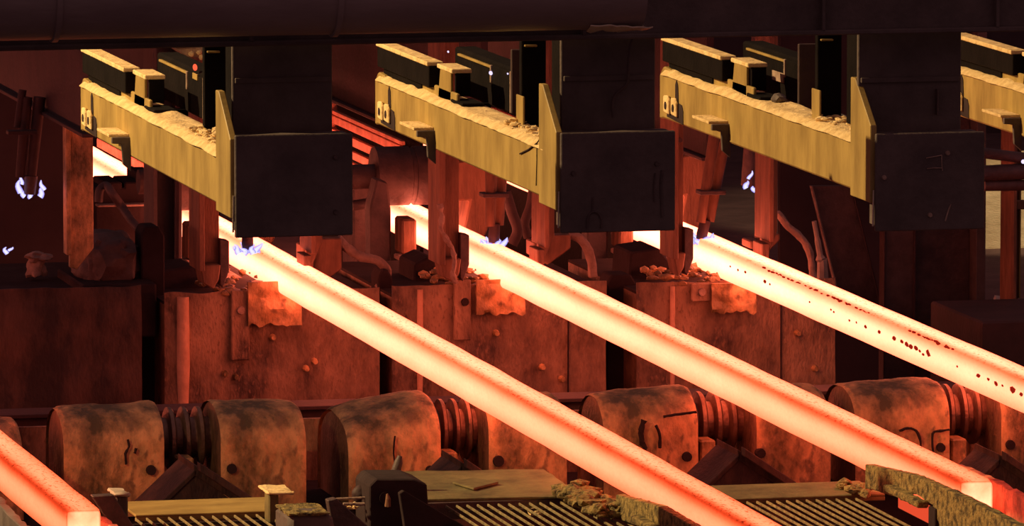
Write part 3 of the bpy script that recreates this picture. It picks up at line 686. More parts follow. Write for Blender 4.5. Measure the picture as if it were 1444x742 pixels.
q = at(190, 290, Y=44.45); obj('ledge', box(B(), a.x, b.x, 44.40, 44.5, q.z, q.z+0.012, 0.003), 'hose', t)
t = thing('back_column', at(228, 400, Y=42.7), 'wide black column between far left post and left billet', 'column')
a, b = at(212, 230, Y=42.7), at(246, 400, Y=42.7)
obj('web', box(B(), a.x, b.x, 42.7, 42.74, 0.4, 2.7, 0.0), 'black', t)
obj('flange', box(B(), a.x-0.01, a.x+0.01, 42.55, 42.85, 0.4, 2.7, 0.0), 'black', t)
obj('flange', box(B(), b.x-0.01, b.x+0.01, 42.55, 42.85, 0.4, 2.7, 0.0), 'black', t)
t = thing('small_column', at(252, 400, Y=42.2), 'thin dark upright beside the left billet', 'column')
obj('web', cyl(B(), at(251, 372, Y=42.2), at(253, 235, Y=42.2)+Vector((0,0,0.4)), 0.02, n=8), 'girder', t)
tag(obj('junction_box', box(B(), at(497,250,Y=44).x, at(530,250,Y=44).x, 44, 44.3, 0.0, at(500,250,Y=44).z, 0.015), 'dark'), 'dark box right of left shield below the red louvres', 'box')
tag(obj('elbow_pipe', tube(B(), smooth_path([at(497,290,Y=43.6), at(510,288,Y=43.6), at(525,284,Y=43.6), at(534,270,Y=43.6)]), 0.03, 10), 'dark', smooth=True), 'dusty elbow pipe right of left shield', 'pipe')
tag(obj('bent_strut', tube(B(), smooth_path([at(713,270,Y=42.4), at(722,300,Y=42.4), at(730,325,Y=42.4), at(722,345,Y=42.4)]), 0.03, 10), 'girder', smooth=True), 'dark bent strut right of the middle torch', 'strut', 'bent struts by the middle torch')
tag(obj('bent_strut', tube(B(), smooth_path([at(752,265,Y=42.6), at(748,290,Y=42.6), at(740,315,Y=42.6), at(745,335,Y=42.6)]), 0.026, 10), 'girder', smooth=True), 'dark bent strut left of the centre orange post', 'strut', 'bent struts by the middle torch')

# shield boxes below the strands
BOX = {'a': (-200, -20, 0.53), 0: (-10, 200, 406), 1: (232, 535, 410), 2: (553, 855, 400), 3: (898, 1178, 396)}
for k in (0, 1, 2, 3):
    xa, xb, yt = BOX[k]
    x0, x1 = at(xa, 480, Y=41).x, at(xb, 480, Y=41).x
    zt = at((xa+xb)/2, yt, Y=41).z; zb = 0.45
    lab = {0: 'dark rusty shield box at left edge under the empty strand', 1: 'rusty shield box below left billet with bright ridge', 2: 'rusty red shield box behind and below the middle billet', 3: 'brown rusty shield box below the right billet'}[k]
    t = thing('shield_box', ((x0+x1)/2, 41.6, zb), lab, 'box', 'rusty boxes below the strands')
    # front panel with dented sheet
    bm = B(); g = []
    nx, nz = 44, 22
    for j in range(nz+1):
        row = []
        for i in range(nx+1):
            x = x0+(x1-x0)*i/nx; z = zb+(zt-zb)*j/nz
            d = 0.018*noise.noise(Vector((x*3.1, k*5, z*3.3)))+0.006*noise.noise(Vector((x*13, k, z*11)))
            if j == nz: z += 0.012*noise.noise(Vector((x*7, k, 2)))
            row.append(bm.verts.new((x, 41.0+d, z)))
        g.append(row)
    for a, b in zip(g, g[1:]):
        for i in range(nx): bm.faces.new((a[i], a[i+1], b[i+1], b[i]))
    ext = bmesh.ops.extrude_face_region(bm, geom=list(bm.faces))
    for v in [q for q in ext['geom'] if isinstance(q, bmesh.types.BMVert)]: v.co.y += 0.012
    obj('front_panel', bm, 'rust_shade' if k == 0 else 'rust', t, smooth=True)
    obj('side_panel', box(B(), x0, x0+0.012, 41.02, 42.6, zb, zt-0.06, 0.0), 'rust', t)
    obj('side_panel', box(B(), x1-0.012, x1, 41.02, 42.6, zb, zt-0.06, 0.0), 'rust', t)
    obj('top_panel', box(B(), x0, x1, 41.02, 42.6, zt-0.06, zt-0.045, 0.0), 'pit', t)
    if k in (1, 2, 3):
        # vertical ridge, strap, apron patch under the billet
        rx = {1: at(258, 480, Y=41).x, 2: at(592, 480, Y=41).x, 3: at(948, 480, Y=41).x}[k]
        rr = {1: 0.036, 2: 0.018, 3: 0.016}[k]
        obj('ridge', tube(B(), [(rx, 41.0, zb+0.02), (rx, 40.995, zb+0.3), (rx, 40.995, zt-0.02)], [rr*0.7, rr, rr*0.9], 12), 'ridge', t, smooth=True)
        sp = {1: (326, 352, 410, 508), 2: (640, 664, 395, 480), 3: (975, 1004, 400, 425)}[k]
        a, b = at(sp[0], sp[2], Y=40.96), at(sp[1], sp[3], Y=40.96)
        obj('strap', box(B(), a.x, b.x, 40.955, 40.975, b.z, a.z, 0.005), 'rust', t)
        hole = {1: (340, 438), 2: (656, 426), 3: (990, 412)}[k]
        p = at(*hole, Y=40.95); obj('bolt', cyl(B(), (p.x, 40.975, p.z), (p.x, 40.94, p.z), 0.026, 0.020, 10), 'hose' if k != 2 else 'pit', t)
        ap = {1: (350, 425, 398, 458), 2: (672, 740, 395, 442), 3: (1004, 1066, 400, 440)}[k]
        a, b = at(ap[0], ap[2], Y=40.93), at(ap[1], ap[3], Y=40.93)
        bm = B(); g = []
        for j in range(9):
            row = []
            for i in range(15):
                u, w_ = i/14, j/8
                z = a.z+(b.z-a.z)*w_
                if j == 8: z += 0.03*noise.noise(Vector((u*6, k, 0)))
                row.append(bm.verts.new((a.x+(b.x-a.x)*u, 40.93+0.02*noise.noise(Vector((u*4, w_*4, k)))+0.03*(w_-0.4)*math.sin(u*5), z)))
            g.append(row)
        for q, r_ in zip(g, g[1:]):
            for i in range(14): bm.faces.new((q[i], q[i+1], r_[i+1], r_[i]))
        ext = bmesh.ops.extrude_face_region(bm, geom=list(bm.faces))
        for v in [q for q in ext['geom'] if isinstance(q, bmesh.types.BMVert)]: v.co.y += 0.02
        obj('apron', bm, 'cover', t, smooth=True)
        dots = {1: [(318,527),(333,532),(385,476),(432,520),(444,510)], 2: [(765,518),(793,535),(700,470)], 3: [(1125,470),(1150,520)]}[k]
        for d in dots:
            p = at(*d, Y=40.98); obj('rivet', cyl(B(), (p.x, 41.0, p.z), (p.x, 40.955, p.z), 0.019, 0.013, 8), 'cover', t)
        xs = SX[k]
        tag(obj('scale_debris', rubble(90, (xs-0.32, xs+0.22), (40.98, 41.9), zt-0.01, (0.010, 0.035), 50+k, 0.03), 'cover', kind='stuff'),
            {1: 'orange lit scale crumbs heaped under the left billet on its box', 2: 'orange lit scale crumbs under the middle billet', 3: 'orange lit scale crumbs under the right billet'}[k], 'debris')
    if k in (2, 3):
        x = at({2: 800, 3: 1100}[k], 480, Y=41).x
        obj('seam', box(B(), x, x+0.006, 40.985, 41.0, zb, zt-0.05, 0.0), 'pit', t)
# black uprights filling the gaps between the boxes
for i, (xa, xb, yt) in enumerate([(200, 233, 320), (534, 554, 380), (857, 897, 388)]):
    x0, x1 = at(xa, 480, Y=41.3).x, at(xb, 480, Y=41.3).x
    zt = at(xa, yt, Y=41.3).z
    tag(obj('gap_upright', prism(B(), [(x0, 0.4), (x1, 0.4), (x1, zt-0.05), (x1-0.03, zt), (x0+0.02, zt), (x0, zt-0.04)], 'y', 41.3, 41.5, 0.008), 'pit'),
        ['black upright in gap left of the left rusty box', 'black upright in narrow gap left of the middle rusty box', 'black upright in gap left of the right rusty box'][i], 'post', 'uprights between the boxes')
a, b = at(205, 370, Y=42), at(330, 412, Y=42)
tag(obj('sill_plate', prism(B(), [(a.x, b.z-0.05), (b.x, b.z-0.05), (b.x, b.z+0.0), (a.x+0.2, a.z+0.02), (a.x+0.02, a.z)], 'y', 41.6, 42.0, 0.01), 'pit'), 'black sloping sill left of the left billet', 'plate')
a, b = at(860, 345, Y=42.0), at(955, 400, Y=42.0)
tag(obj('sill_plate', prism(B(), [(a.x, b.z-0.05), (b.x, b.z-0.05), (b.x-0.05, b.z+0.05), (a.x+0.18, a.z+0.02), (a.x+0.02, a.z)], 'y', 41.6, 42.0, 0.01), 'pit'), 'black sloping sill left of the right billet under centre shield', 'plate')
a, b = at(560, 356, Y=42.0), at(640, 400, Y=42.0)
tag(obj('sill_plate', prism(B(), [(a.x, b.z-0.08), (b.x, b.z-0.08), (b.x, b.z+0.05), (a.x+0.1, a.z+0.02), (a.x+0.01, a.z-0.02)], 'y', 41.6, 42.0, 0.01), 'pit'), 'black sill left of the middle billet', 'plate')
p = at(54, 362, Y=41.75)
bm = B(); lump(bm, p, 0.062, 3, (1.1, 1.0, 0.5), 3, 0.6); lump(bm, p-Vector((0.01, -0.02, 0.06)), 0.055, 8, (1.0, 1.0, 1.2), 3, 0.5)
tag(obj('rag', bm, 'hose', smooth=True), 'pale dusty rag bundle in the gloom at far left', 'rag')
a = at(-40, 400, Y=41.8); b = at(85, 480, Y=41.8)
tag(obj('dark_bench', box(B(), a.x, b.x, 41.6, 42.3, 0.4, at(30, 398, Y=41.8).z, 0.01), 'dark'), 'dark bench at left edge behind the rusty box', 'bench')

# base beam along the row of rolls
t = thing('base_beam', (1.2, 39.0, 0.2), 'low maroon base beam running behind the row of rolls', 'beam')
obj('web', box(B(), -3.5, 4.45, 39.0, 39.04, 0.0, 0.77, 0.0), 'girder', t)
obj('top_flange', box(B(), -3.5, 4.45, 38.95, 39.2, 0.77, 0.79, 0.003), 'girder', t)

# right side: columns, brace, frame
t = thing('steel_column', at(1310, 540, Y=43), 'broad dark steel column below the right shield', 'column')
xs = [at(p, 400, Y=43).x for p in (1245, 1287, 1371, 1384)]
obj('flange', box(B(), xs[0], xs[1], 42.98, 43.0, 0.0, 2.6, 0.003), 'dark', t)
obj('web', box(B(), xs[1], xs[2], 43.06, 43.08, 0.0, 2.6, 0.003), 'dark', t)
obj('flange_lip', box(B(), xs[1]-0.004, xs[1]+0.008, 42.96, 43.06, 0.0, 2.6, 0.002), 'girder', t)
obj('flange_lip', box(B(), xs[0]-0.006, xs[0]+0.004, 42.96, 43.06, 0.0, 2.6, 0.002), 'girder', t)
obj('flange', box(B(), xs[2], xs[3], 42.92, 43.2, 0.0, 2.6, 0.003), 'black', t)
P = [at(1143, 262, Y=43.2), at(1200, 262, Y=43.2), at(1243, 440, Y=43.2), at(1186, 440, Y=43.2)]
t = thing('diagonal_brace', (P[2].x, 43.2, P[2].z), 'dark slanting brace left of the broad steel column', 'brace')
obj('web', prism(B(), [(p.x, p.z) for p in P], 'y', 43.2, 43.23, 0.003), 'dark', t)
obj('edge_flange', tube(B(), [P[0]+Vector((0,-0.02,0)), P[3]+Vector((0,-0.02,0))], 0.008, 6), 'hose', t)
obj('edge_flange', tube(B(), [P[1]+Vector((0,-0.02,0)), P[2]+Vector((0,-0.02,0))], 0.006, 6), 'girder', t)
tag(obj('back_panel', box(B(), at(1100,300,Y=45).x, at(1250,300,Y=45).x, 45, 45.05, 0.0, 2.6, 0.0), 'wall'), 'dull plum panel behind the slanting brace', 'panel')
bm = tube(B(), smooth_path([at(1148,312,Y=43), at(1153,340,Y=43), at(1157,365,Y=43), at(1160,390,Y=43), Vector((4.75,43,0.0))]), [0.014]*5+[0.018]*5+[0.03]*5+[0.034]*6, 8)
tag(obj('pale_pipe', bm, 'wire', smooth=True), 'short pale pipe left of the slanting brace', 'pipe')
t = thing('ladder_frame', at(1425, 445, Y=42.6), 'orange upright frame with crossbar at the right edge', 'frame')
a, b, c = at(1415, 215, Y=42.6), at(1426, 440, Y=42.6), at(1438, 440, Y=42.6)
obj('flange', box(B(), b.x-0.05, b.x-0.03, 42.4, 42.66, b.z, a.z+0.5, 0.003), 'post', t)
obj('web', box(B(), b.x-0.03, c.x-0.01, 42.6, 42.63, b.z, a.z+0.5, 0.003), 'post', t)
obj('edge_strip', box(B(), c.x-0.012, c.x-0.002, 42.58, 42.66, b.z+0.08, a.z+0.5, 0.002), 'yellow', t)
q = at(1430, 287, Y=42.55); obj('crossbar', box(B(), q.x, q.x+1.2, 42.5, 42.55, q.z-0.03, q.z+0.02, 0.004), 'post', t)
a, b = at(1340, 436, Y=42.0), at(1470, 560, Y=42.0)
tag(obj('machine_bed', box(B(), a.x, b.x+1.0, 41.4, 42.4, 0.0, a.z, 0.012), 'girder'), 'maroon machine bed at right edge above the right billet', 'bed')
t = thing('pipe_manifold', at(1400, 260, Y=41.5), 'dark pipe cluster under far right yellow beam', 'pipe')
for i, (a, b, r) in enumerate([((1380,215),(1432,232),0.03), ((1384,245),(1440,240),0.045), ((1388,262),(1440,262),0.03)]):
    obj('pipe', cyl(B(), at(*a, Y=41.5), at(*b, Y=41.5)+Vector((0.3,0,0)), r, n=12), 'dark', t, smooth=True)
for px, py in ((1384, 240), (1443, 228)):
    obj('lamp', lump(B(), at(px, py, Y=41.4), 0.012, 4, (1,1,1), 2, 0.0), 'violet', t, smooth=True)
tag(obj('wrapped_bundle', roughen(divide(box(B(), at(1414,425,Y=47).x, at(1432,425,Y=47).x, 47, 47.2, 0.0, at(1420,424,Y=47).z, 0.01), 0.04), 0.03, 14), 'wire', smooth=True), 'pale bundle at the foot of the lit concrete wall', 'bundle')

# ================================================================== ROLL ROW
ROLLY, ROLLZ, ROLLR = 36.60, 0.972, 0.148
def cover(x0, x1, label, topL=1.165, topR=1.165, frontL=36.2, frontR=36.2, zb=0.66, seed=0, backL=36.9, bolts=()):
    t = thing('roll_cover', ((x0+x1)/2, 36.55, zb), label, 'cover', 'scaled covers over the roll ends')
    n = 18; nx = 26; rings = []
    bm = B()
    for i in range(nx+1):
        u = i/nx; x = x0+(x1-x0)*u; uu = min(1, u*1.2)
        zt = topL+(topR-topL)*(uu**0.8); yf = frontL+(frontR-frontL)*uu; yb = backL
        yc = (yf+yb)/2; hy = (yb-yf)/2; hz = 0.20
        ring = []
        for z in (zb, zb+(zt-hz-zb)*0.25, zb+(zt-hz-zb)*0.5, zb+(zt-hz-zb)*0.75): ring.append((yf, z))
        for q in range(n+1):
            a = math.pi-math.pi*q/n
            ring.append((yc+hy*math.copysign(abs(math.cos(a))**0.9, math.cos(a)), zt-hz+hz*abs(math.sin(a))**0.85))
        for z in (zb+(zt-hz-zb)*0.5, zb): ring.append((yb, z))
        edge = 0.0 if 0 < i < nx else 0.008
        vs = []
        for (y, z) in ring:
            d = 0.010*noise.noise(Vector((x*6+seed, y*5, z*6)))+0.004*noise.noise(Vector((x*20+seed, y*18, z*20)))
            if i in (0, nx): d -= edge
            nrm = Vector((0, y-yc, (z-(zt-hz)) if z > zt-hz else 0)).normalized()
            vs.append(bm.verts.new((x, y+nrm.y*d, z+nrm.z*d)))
        rings.append(vs)
    m = len(rings[0])
    for A, C in zip(rings, rings[1:]):
        for k in range(m-1): bm.faces.new((A[k], A[k+1], C[k+1], C[k]))
    obj('shell', bm, 'cover', t, smooth=True)
    cap = B(); v = [cap.verts.new(p.co if False else (x0+0.012, q[0], q[1])) for q in [(frontL+0.01, zb)]+[(((frontL+backL)/2)+((backL-frontL)/2-0.01)*math.cos(math.pi-math.pi*j/16), topL-0.20+0.19*math.sin(math.pi*j/16)) for j in range(17)]+[(backL-0.01, zb)]]
    cap.faces.new(v); ex = bmesh.ops.extrude_face_region(cap, geom=list(cap.faces))
    for q in [q for q in ex['geom'] if isinstance(q, bmesh.types.BMVert)]: q.co.x += 0.02
    obj('end_cap', cap, 'rust', t)
    for (bx_, bz, r) in bolts:
        obj('bolt', cyl(B(), (bx_, frontR+0.02, bz), (bx_, frontR-0.018, bz), r, r*0.85, 12), 'pit', t)
    return t
def fx(px, Y=36.2): return at(px, 620, Y=Y).x
def fz(py, px, Y=36.2): return at(px, py, Y=Y).z
CV = [
 # left covers: px0, px1, topL, topR, frontL, bolts
 ((90, 232), 1.150, 1.165, 36.2, 'brown scaled roll cover at lower left, beside ribbed roll without billet', [(214, 664, 0.026)], 36.72),
 ((492, 622), 1.085, 1.165, 36.2, 'brown roll cover left of left billet, rising to the right, streaked orange', [(607, 663, 0.022)], 36.95),
 ((852, 985), 1.140, 1.170, 36.2, 'orange lit roll cover between left and middle billets, dark gouge in it', [(970, 645, 0.026)], 36.75),
 ((1207, 1340), 1.150, 1.165, 36.2, 'orange lit roll cover between middle and right billets', [(1328, 632, 0.024)], 36.80),
]
COVERS = []
for i, ((a, b), tl, tr, fl, lab, bl, back) in enumerate(CV):
    COVERS.append(cover(fx(a), fx(b), lab, tl, tr, fl, 36.2, seed=i*7.3, backL=back, bolts=[(at(px, py, Y=36.18).x, at(px, py, Y=36.18).z, r) for px, py, r in bl]))
def scar(name, pts, r, lab_owner):
    bm = tube(B(), smooth_path([at(a, b, Y=36.185) for a, b in pts], 3), r, 6); roughen(bm, r*0.6, 60, r*100)
    obj(name, bm, 'pit', COVERS[lab_owner])
scar('gouge', [(908, 593), (904, 606), (905, 622), (910, 634)], 0.014, 2)
scar('gouge', [(925, 600), (930, 612), (931, 632)], 0.008, 2)
scar('seam', [(936, 588), (952, 585), (968, 583), (982, 581)], 0.007, 2)
scar('seam', [(1268, 608), (1280, 604), (1292, 608), (1298, 622), (1299, 640)], 0.007, 3)
scar('seam', [(1316, 640), (1315, 612), (1326, 608), (1339, 606)], 0.006, 3)
scar('gouge', [(180, 620), (182, 630), (177, 640), (178, 655)], 0.006, 0)
scar('gouge', [(192, 632), (190, 640)], 0.008, 0)
scar('seam', [(556, 690), (558, 665), (555, 640), (557, 615)], 0.004, 1)
CR = [
 ((-40, 33), 1.145, 1.11, 'brown roll cover cut off by the left edge behind orange billet', []),
 ((312, 432), 1.160, 1.150, 'brown roll cover right of the ribbed roll without billet', [(328, 662, 0.026)]),
 ((690, 800), 1.165, 1.150, 'red lit roll cover under the left billet', [(704, 651, 0.030)]),
 ((1068, 1172), 1.160, 1.150, 'orange roll cover under the middle billet', [(1074, 640, 0.026)]),
 ((1413, 1520), 1.160, 1.150, 'orange roll cover cut off by right edge under right billet', [(1426, 628, 0.026)]),
]
for i, ((a, b), tl, tr, lab, bl) in enumerate(CR):
    cover(fx(a), fx(b), lab, tl, tr, 36.2, 36.2, seed=40+i*5.1, backL=36.8, bolts=[(at(px, py, Y=36.18).x, at(px, py, Y=36.18).z, r) for px, py, r in bl])
for i, (a, b) in enumerate([(228, 314), (618, 692), (981, 1070), (1336, 1415)]):
    x0, x1 = fx(a)+0.01, fx(b)-0.005
    x0 += 0.05
    lab = ['dark ribbed roll with no billet on it, lower left', 'ribbed roll with orange ridges under the left billet', 'ribbed roll under the middle billet', 'ribbed roll under the right billet'][i]
    t = thing('ribbed_roll', ((x0+x1)/2, ROLLY, ROLLZ-ROLLR), lab, 'roll', 'ribbed rolls under the strands')
    obj('core', lathe_x(B(), [(x0-0.12, 0.098), (x1+0.1, 0.098)], ROLLY, ROLLZ, 32), 'ribs', t, smooth=True)
    w = (x1-x0+0.05)/4
    for q in range(4):
        xa = x0-0.04+w*q
        obj('rib', lathe_x(B(), [(xa, 0.098), (xa+0.004, 0.138), (xa+w*0.14, ROLLR), (xa+w*0.38, ROLLR), (xa+w*0.50, 0.138), (xa+w*0.54, 0.098)], ROLLY, ROLLZ, 40), 'ribs', t, smooth=True)
    # bearing block, and the two sloping chute plates below the roll
    lab = ['dim block under the ribbed roll without billet', 'orange lit block under the ribbed roll of the left billet', 'dim block under the ribbed roll of the middle billet', 'dim block under the ribbed roll of the right billet'][i]
    px, py = [(262, 655), (634, 647), (998, 630), (1352, 628)][i]
    c = at(px, py, Y=36.3)
    tag(obj('bearing_block', box(B(), c.x-0.035, c.x+0.04, 36.3, 36.44, c.z-0.10, c.z+0.03, 0.008), 'cover'), lab, 'block', 'blocks under the ribbed rolls')
    px, py = [(268, 655), (642, 650), (1032, 634), (1398, 640)][i]
    c = at(px, py, Y=35.5)
    lab = ['pitched chute plates under the ribbed roll without billet', 'pitched chute plates behind the olive cover plate', 'pitched chute plates between left and middle billets at right of cover', 'pitched chute plates beyond the cut end of the middle billet'][i]
    t = thing('chute', (c.x, 35.4, c.z-0.3), lab, 'chute', 'chutes below the rolls')
    d = 0.20
    obj('plate', prism(B(), [(c.x, c.z), (c.x-0.22, c.z-d), (c.x-0.22, c.z-d-0.03), (c.x, c.z-0.03)], 'y', 35.35, 35.75, 0.003), 'rust_shade', t)
    obj('plate', prism(B(), [(c.x-0.01, c.z+0.02), (c.x+0.26, c.z-d+0.03), (c.x+0.26, c.z-d-0.01), (c.x-0.01, c.z-0.03)], 'y', 35.35, 35.75, 0.003), 'rust_shade', t)
    obj('edge_bar', prism(B(), [(c.x+0.005, c.z+0.035), (c.x+0.27, c.z-d+0.055), (c.x+0.27, c.z-d+0.015), (c.x+0.005, c.z-0.005)], 'y', 35.28, 35.35, 0.003), 'rust_shade', t)
    obj('apron', prism(B(), [(c.x, c.z-0.02), (c.x-0.22, c.z-d-0.02), (c.x-0.22, 0.3), (c.x+0.25, 0.3), (c.x+0.25, c.z-d-0.02)], 'y', 35.36, 35.39, 0.0), 'rust_shade', t)
# back sheet between the covers
tag(obj('row_sheet', box(B(), -3.0, 4.6, 37.3, 37.33, 0.0, 0.95, 0.0), 'rust'), 'low rusty sheet behind the row of roll covers', 'sheet')

# ================================================================== FRONT: rails, gratings, cover plate, guides
ZR, ZG = 1.05, 1.040
def grating(xa, xb, y0, y1, n, label, rail=True, z=ZG):
    t = thing('floor_grating', ((xa+xb)/2, (y0+y1)/2, z-0.05), label, 'grating', 'gratings between the strands')
    for i in range(n):
        x = xa+(xb-xa)*i/(n-1)
        obj('bar', box(B(), x-0.004, x+0.004, y0, y1, z-0.012, z, 0.002), 'bar', t)
    for y in (y0+0.05, (y0+y1)/2, y1-0.05):
        obj('tie_rod', box(B(), xa, xb, y-0.005, y+0.005, z-0.032, z-0.020, 0.0), 'dark', t)
    obj('slab', box(B(), xa-0.02, xb+0.02, y0, y1, z-0.16, z-0.15, 0.0), 'pit', t)
def rail(x0, x1, y0, y1, label, mat='olive', z=ZR):
    t = thing('edge_rail', ((x0+x1)/2, (y0+y1)/2, z-0.1), label, 'rail', 'rails along the gratings')
    obj('top_plate', box(B(), x0, x1, y0, y1, z-0.012, z, 0.003), mat, t)
    obj('front_plate', box(B(), x0, x1, y0, y0+0.012, z-0.03, z-0.012, 0.002), mat, t)
rail(-0.90, -0.235, 33.60, 34.02, 'yellow rail at lower left behind the grating', 'yellow')
grating(-1.00, -0.22, 32.2, 33.58, 17, 'grating at bottom left between orange billet and black block')
rail(1.62, 2.46, 33.50, 33.93, 'olive yellow rail between left and middle billets, left half in shade')
grating(1.55, 2.32, 32.2, 33.48, 18, 'grating at bottom right left of the crusted guide')
# cover plate with folded flap
a = [at(540, 674, Z=1.06), at(800, 661, Z=1.06), at(833, 703, Z=1.06), at(650, 706, Z=1.06), at(522, 700, Z=1.06)]
x0, x1, y0, y1 = 0.42, 1.16, 33.70, 34.62
t = thing('cover_plate', ((x0+x1)/2, (y0+y1)/2, 0.98), 'olive steel cover plate left of the left billet with small flap', 'plate')
bm = prism(B(), [(0.26, 33.75), (1.13, 33.68), (1.15, 34.55), (0.62, 34.62), (0.36, 34.55)], 'z', 1.045, 1.06, 0.003); divide(bm, 0.08); roughen(bm, 0.006, 6, 2); obj('sheet', bm, 'olive', t, smooth=True)
obj('skirt', box(B(), 0.26, 1.13, 33.70, 33.72, 0.97, 1.045, 0.002), 'dark', t)
p = [at(638, 682, Z=1.066), at(668, 676, Z=1.066), at(703, 682, Z=1.066), at(668, 691, Z=1.066)]
bm = prism(B(), [(q.x, q.y) for q in p], 'z', 1.064, 1.074, 0.002); obj('flap', bm, 'olive', t)
grating(0.50, 1.16, 32.2, 33.66, 15, 'grating at bottom centre in front of olive cover plate')
tag(obj('dust_clod', lump(B(), at(757, 722, Z=1.0), 0.03, 4, (1.3, 1.6, 0.6), 2, 0.5), 'dust'), 'dusty clod lying on the bottom centre grating', 'clod')
# block left of the cover plate, its shade put into the dark colour
t = thing('bearing_housing', at(560, 742, Y=33.3), 'dark housing with round hole at left end of cover plate', 'housing')
a, b = at(521, 676, Y=33.4), at(640, 742, Y=33.4)
obj('body', prism(B(), [(a.x, b.z-0.1), (b.x-0.1, b.z-0.1), (b.x-0.12, a.z-0.03), (b.x-0.18, a.z-0.005), (a.x+0.03, a.z), (a.x, a.z-0.03)], 'y', 33.4, 33.7, 0.006), 'pit', t)
p = at(545, 703, Y=33.39); hl = obj('hole', cyl(B(), (p.x, 33.402, p.z), (p.x, 33.392, p.z), 0.030, n=16), 'pit', t)
obj('pin', tube(B(), [(p.x+0.005, 33.39, p.z-0.035), (p.x+0.006, 33.385, p.z+0.0), (p.x+0.002, 33.385, p.z+0.02)], [0.014, 0.011, 0.005], 8), 'post', hl)
P = [at(560, 694, Y=33.3), at(566, 690, Y=33.3), at(655, 742, Y=33.3), at(570, 760, Y=33.3)]
obj('brace', prism(B(), [(q.x, q.z) for q in P], 'y', 33.25, 33.29, 0.003), 'pit', t)
tag(obj('stop_lever', tube(B(), [at(556, 682, Y=34.0), at(558, 665, Y=34.0), at(562, 652, Y=34.0), at(564, 643, Y=34.0)], [0.016, 0.022, 0.020, 0.010], 10), 'dark', smooth=True), 'dark upright lever in front of the rising roll cover', 'lever')
# clutter between bottom left grating and the housing
t = thing('slag_block', at(425, 742, Y=32.9), 'black block with dusty cracked top at bottom left centre', 'block')
a, b = at(408, 710, Y=32.7), at(472, 742, Y=32.7)
bm = box(B(), a.x, b.x, 32.7, 33.02, b.z-0.1, at(400, 728, Y=32.7).z, 0.02); divide(bm, 0.06); roughen(bm, 0.012, 9, 5); obj('body', bm, 'black', t, smooth=True)
bm = box(B(), a.x-0.005, b.x-0.02, 32.70, 33.0, at(400, 728, Y=32.7).z, at(400, 725, Y=32.7).z, 0.006); divide(bm, 0.05); roughen(bm, 0.012, 14, 8); obj('dust_cap', bm, 'crust', t, smooth=True)
t = thing('guide_stub', at(387, 735, Y=33.3), 'short dusty post at right end of the yellow rail', 'post')
a, b = at(379, 694, Y=33.4), at(398, 738, Y=33.4)
obj('shank', box(B(), a.x, b.x-0.015, 33.4, 33.5, b.z, a.z-0.01, 0.006), 'olive', t)
bm = box(B(), a.x-0.006, b.x+0.05, 33.38, 33.62, a.z-0.012, a.z, 0.004); divide(bm, 0.03); roughen(bm, 0.005, 20); obj('dust_cap', bm, 'dust', t)
t = thing('guide_stub', at(170, 740, Y=33.3), 'short dark post with white dusty cap right of orange billet', 'post')
a, b = at(163, 697, Y=33.3), at(181, 740, Y=33.3)
obj('shank', box(B(), a.x, b.x, 33.3, 33.42, b.z, a.z-0.01, 0.008), 'dark', t)
bm = box(B(), a.x-0.01, b.x+0.004, 33.28, 33.45, a.z-0.012, a.z+0.006, 0.006); divide(bm, 0.03); roughen(bm, 0.008, 20); obj('dust_cap', bm, 'wire', t, smooth=True)
P = [at(130, 700, Y=33.2), at(160, 698, Y=33.2), at(200, 760, Y=33.2), at(170, 762, Y=33.2)]
tag(obj('side_brace', prism(B(), [(q.x, q.z) for q in P], 'y', 33.2, 33.26, 0.004), 'dark'), 'dark slanting brace right of the orange billet end', 'brace')
P = [at(462, 706, Y=33.1), at(474, 703, Y=33.1), at(522, 745, Y=33.1), at(470, 752, Y=33.1)]
tag(obj('slant_plank', prism(B(), [(q.x, q.z) for q in P], 'y', 33.1, 33.16, 0.004), 'dark'), 'brown slanting plank beside the black block', 'plank')
t = thing('rod_pair', at(495, 715, Y=33.5), 'two dusty rods with a round knob beside dark housing', 'rods')
obj('rod', cyl(B(), at(474, 704, Y=33.5), at(520, 702, Y=33.5), 0.006, n=8), 'hose', t)
obj('rod', cyl(B(), at(484, 711, Y=33.4), at(514, 711, Y=33.4), 0.007, n=8), 'hose', t)
obj('chips', rubble(8, (at(492,718,Y=33.4).x, at(506,718,Y=33.4).x), (33.4, 33.5), at(500,719,Y=33.4).z, (0.006, 0.012), 77), 'dust', t, kind='stuff')
obj('knob', lump(B(), at(509, 697, Y=33.6), 0.042, 3, (1.0, 1.0, 1.0), 3, 0.15), 'girder', t, smooth=True)
obj('upright', cyl(B(), at(522, 742, Y=33.5), at(522, 702, Y=33.5), 0.018, n=12), 'dark', t, smooth=True)

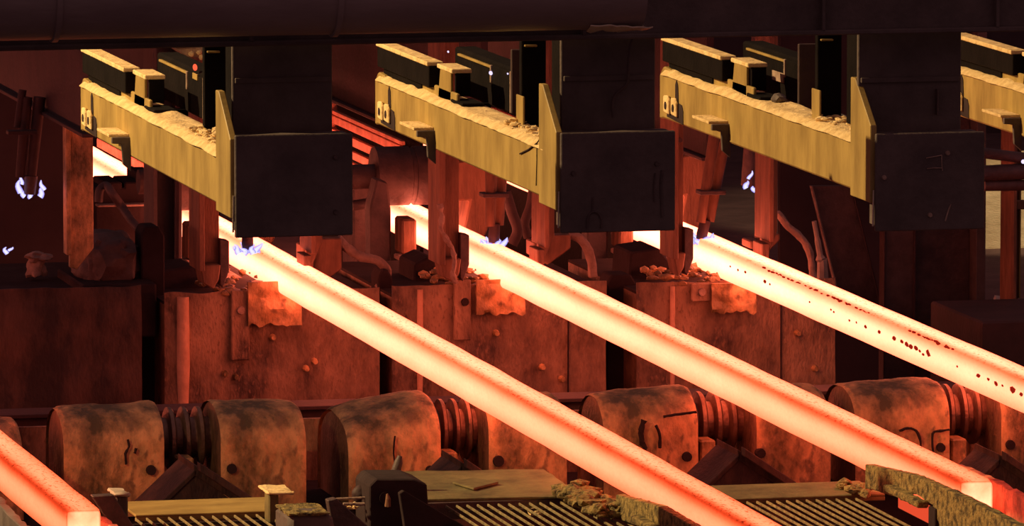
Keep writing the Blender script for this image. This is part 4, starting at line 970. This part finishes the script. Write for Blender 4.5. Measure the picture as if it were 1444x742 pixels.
# crusted guides on the left of each strand, glowing red plate on the right of the middle one
def plow(xf, dy, dz, label, lower=0.0, wmat='crust'):
    t = thing('crusted_guide', (xf+0.03, 32.4+dy, 0.9+dz), label, 'guide', 'crusted guides beside the billets')
    top = [(33.42, 1.197), (33.2, 1.212), (32.9, 1.235), (32.65, 1.253), (32.35, 1.258-lower*0.3), (32.05, 1.263-lower*0.6), (31.6, 1.263-lower), (30.6, 1.255-lower)]
    bot = [(30.6, 0.9), (32.22, 0.95), (32.24, 1.10), (32.34, 1.165), (32.62, 1.175), (32.8, 1.145), (33.0, 1.115), (33.2, 1.105), (33.42, 1.090)]
    bm = prism(B(), [(y+dy, z+dz) for y, z in top+bot], 'x', xf, xf+0.045, 0.004)
    bmesh.ops.triangulate(bm, faces=bm.faces); divide(bm, 0.07); roughen(bm, 0.004, 26, xf); obj('blade', bm, wmat, t, smooth=True)
    bm = box(B(), xf-0.05, xf+0.0, 32.4+dy, 32.95+dy, 1.145+dz, 1.175+dz, 0.006); divide(bm, 0.04); roughen(bm, 0.006, 20, 3); obj('ledge', bm, wmat, t, smooth=True)
    obj('billet_glow_strip', box(B(), xf+0.05, xf+0.062, 32.40+dy, 33.06+dy, 1.05+dz, 1.128+dz, 0.004), 'billet_glow', t, label='orange strip added for billet glow seen through the opening')  # added glowing strip stands in for the billet side behind
    obj('pocket', box(B(), xf-0.012, xf+0.10, 32.26+dy, 32.36+dy, 0.92+dz, 1.16+dz, 0.004), 'pit', t)
    return t
plow(2.345, 0.0, 0.0, 'ochre crusted guide blade left of the cut end of middle billet')
plow(1.135, -0.30, -0.055, 'ochre crusted guide blade below left billet at bottom centre', 0.02)
bm = B(); a, b = at(1398, 672, Y=32.1), at(1450, 742, Y=32.1)
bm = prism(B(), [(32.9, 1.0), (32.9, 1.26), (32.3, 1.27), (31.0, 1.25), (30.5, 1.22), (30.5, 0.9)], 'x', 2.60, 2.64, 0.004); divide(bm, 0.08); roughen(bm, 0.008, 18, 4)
tag(obj('side_guide', bm, 'red_emit', smooth=True), 'dull red glowing plate right of cut end of middle billet', 'guide')
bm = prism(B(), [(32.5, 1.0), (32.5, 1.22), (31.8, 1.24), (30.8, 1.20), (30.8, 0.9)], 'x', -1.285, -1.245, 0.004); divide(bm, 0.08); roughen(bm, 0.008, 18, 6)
tag(obj('side_guide', bm, 'red_emit', smooth=True), 'orange red glowing plate right of cut end of bottom left billet', 'guide')
bm = prism(B(), [(33.9, 1.06), (33.6, 1.15), (33.2, 1.13), (32.0, 1.12), (31.0, 0.9), (33.6, 0.9)], 'x', -1.53, -1.49, 0.004); divide(bm, 0.08); roughen(bm, 0.01, 18, 7)
tag(obj('side_guide', bm, 'black', smooth=True), 'black lumpy guide below the bottom left orange billet', 'guide')
tag(obj('slag_heap', rubble(70, (1.02, 1.16), (33.0, 33.75), 1.055, (0.014, 0.045), 5, 0.05), 'crust', kind='stuff'), 'dry ochre slag heaped under left billet right of cover plate', 'slag')
tag(obj('slag_heap', rubble(16, (2.30, 2.40), (33.4, 33.7), 1.06, (0.02, 0.04), 6, 0.02), 'crust', kind='stuff'), 'small olive slag lumps under the middle billet left of its guide', 'slag')
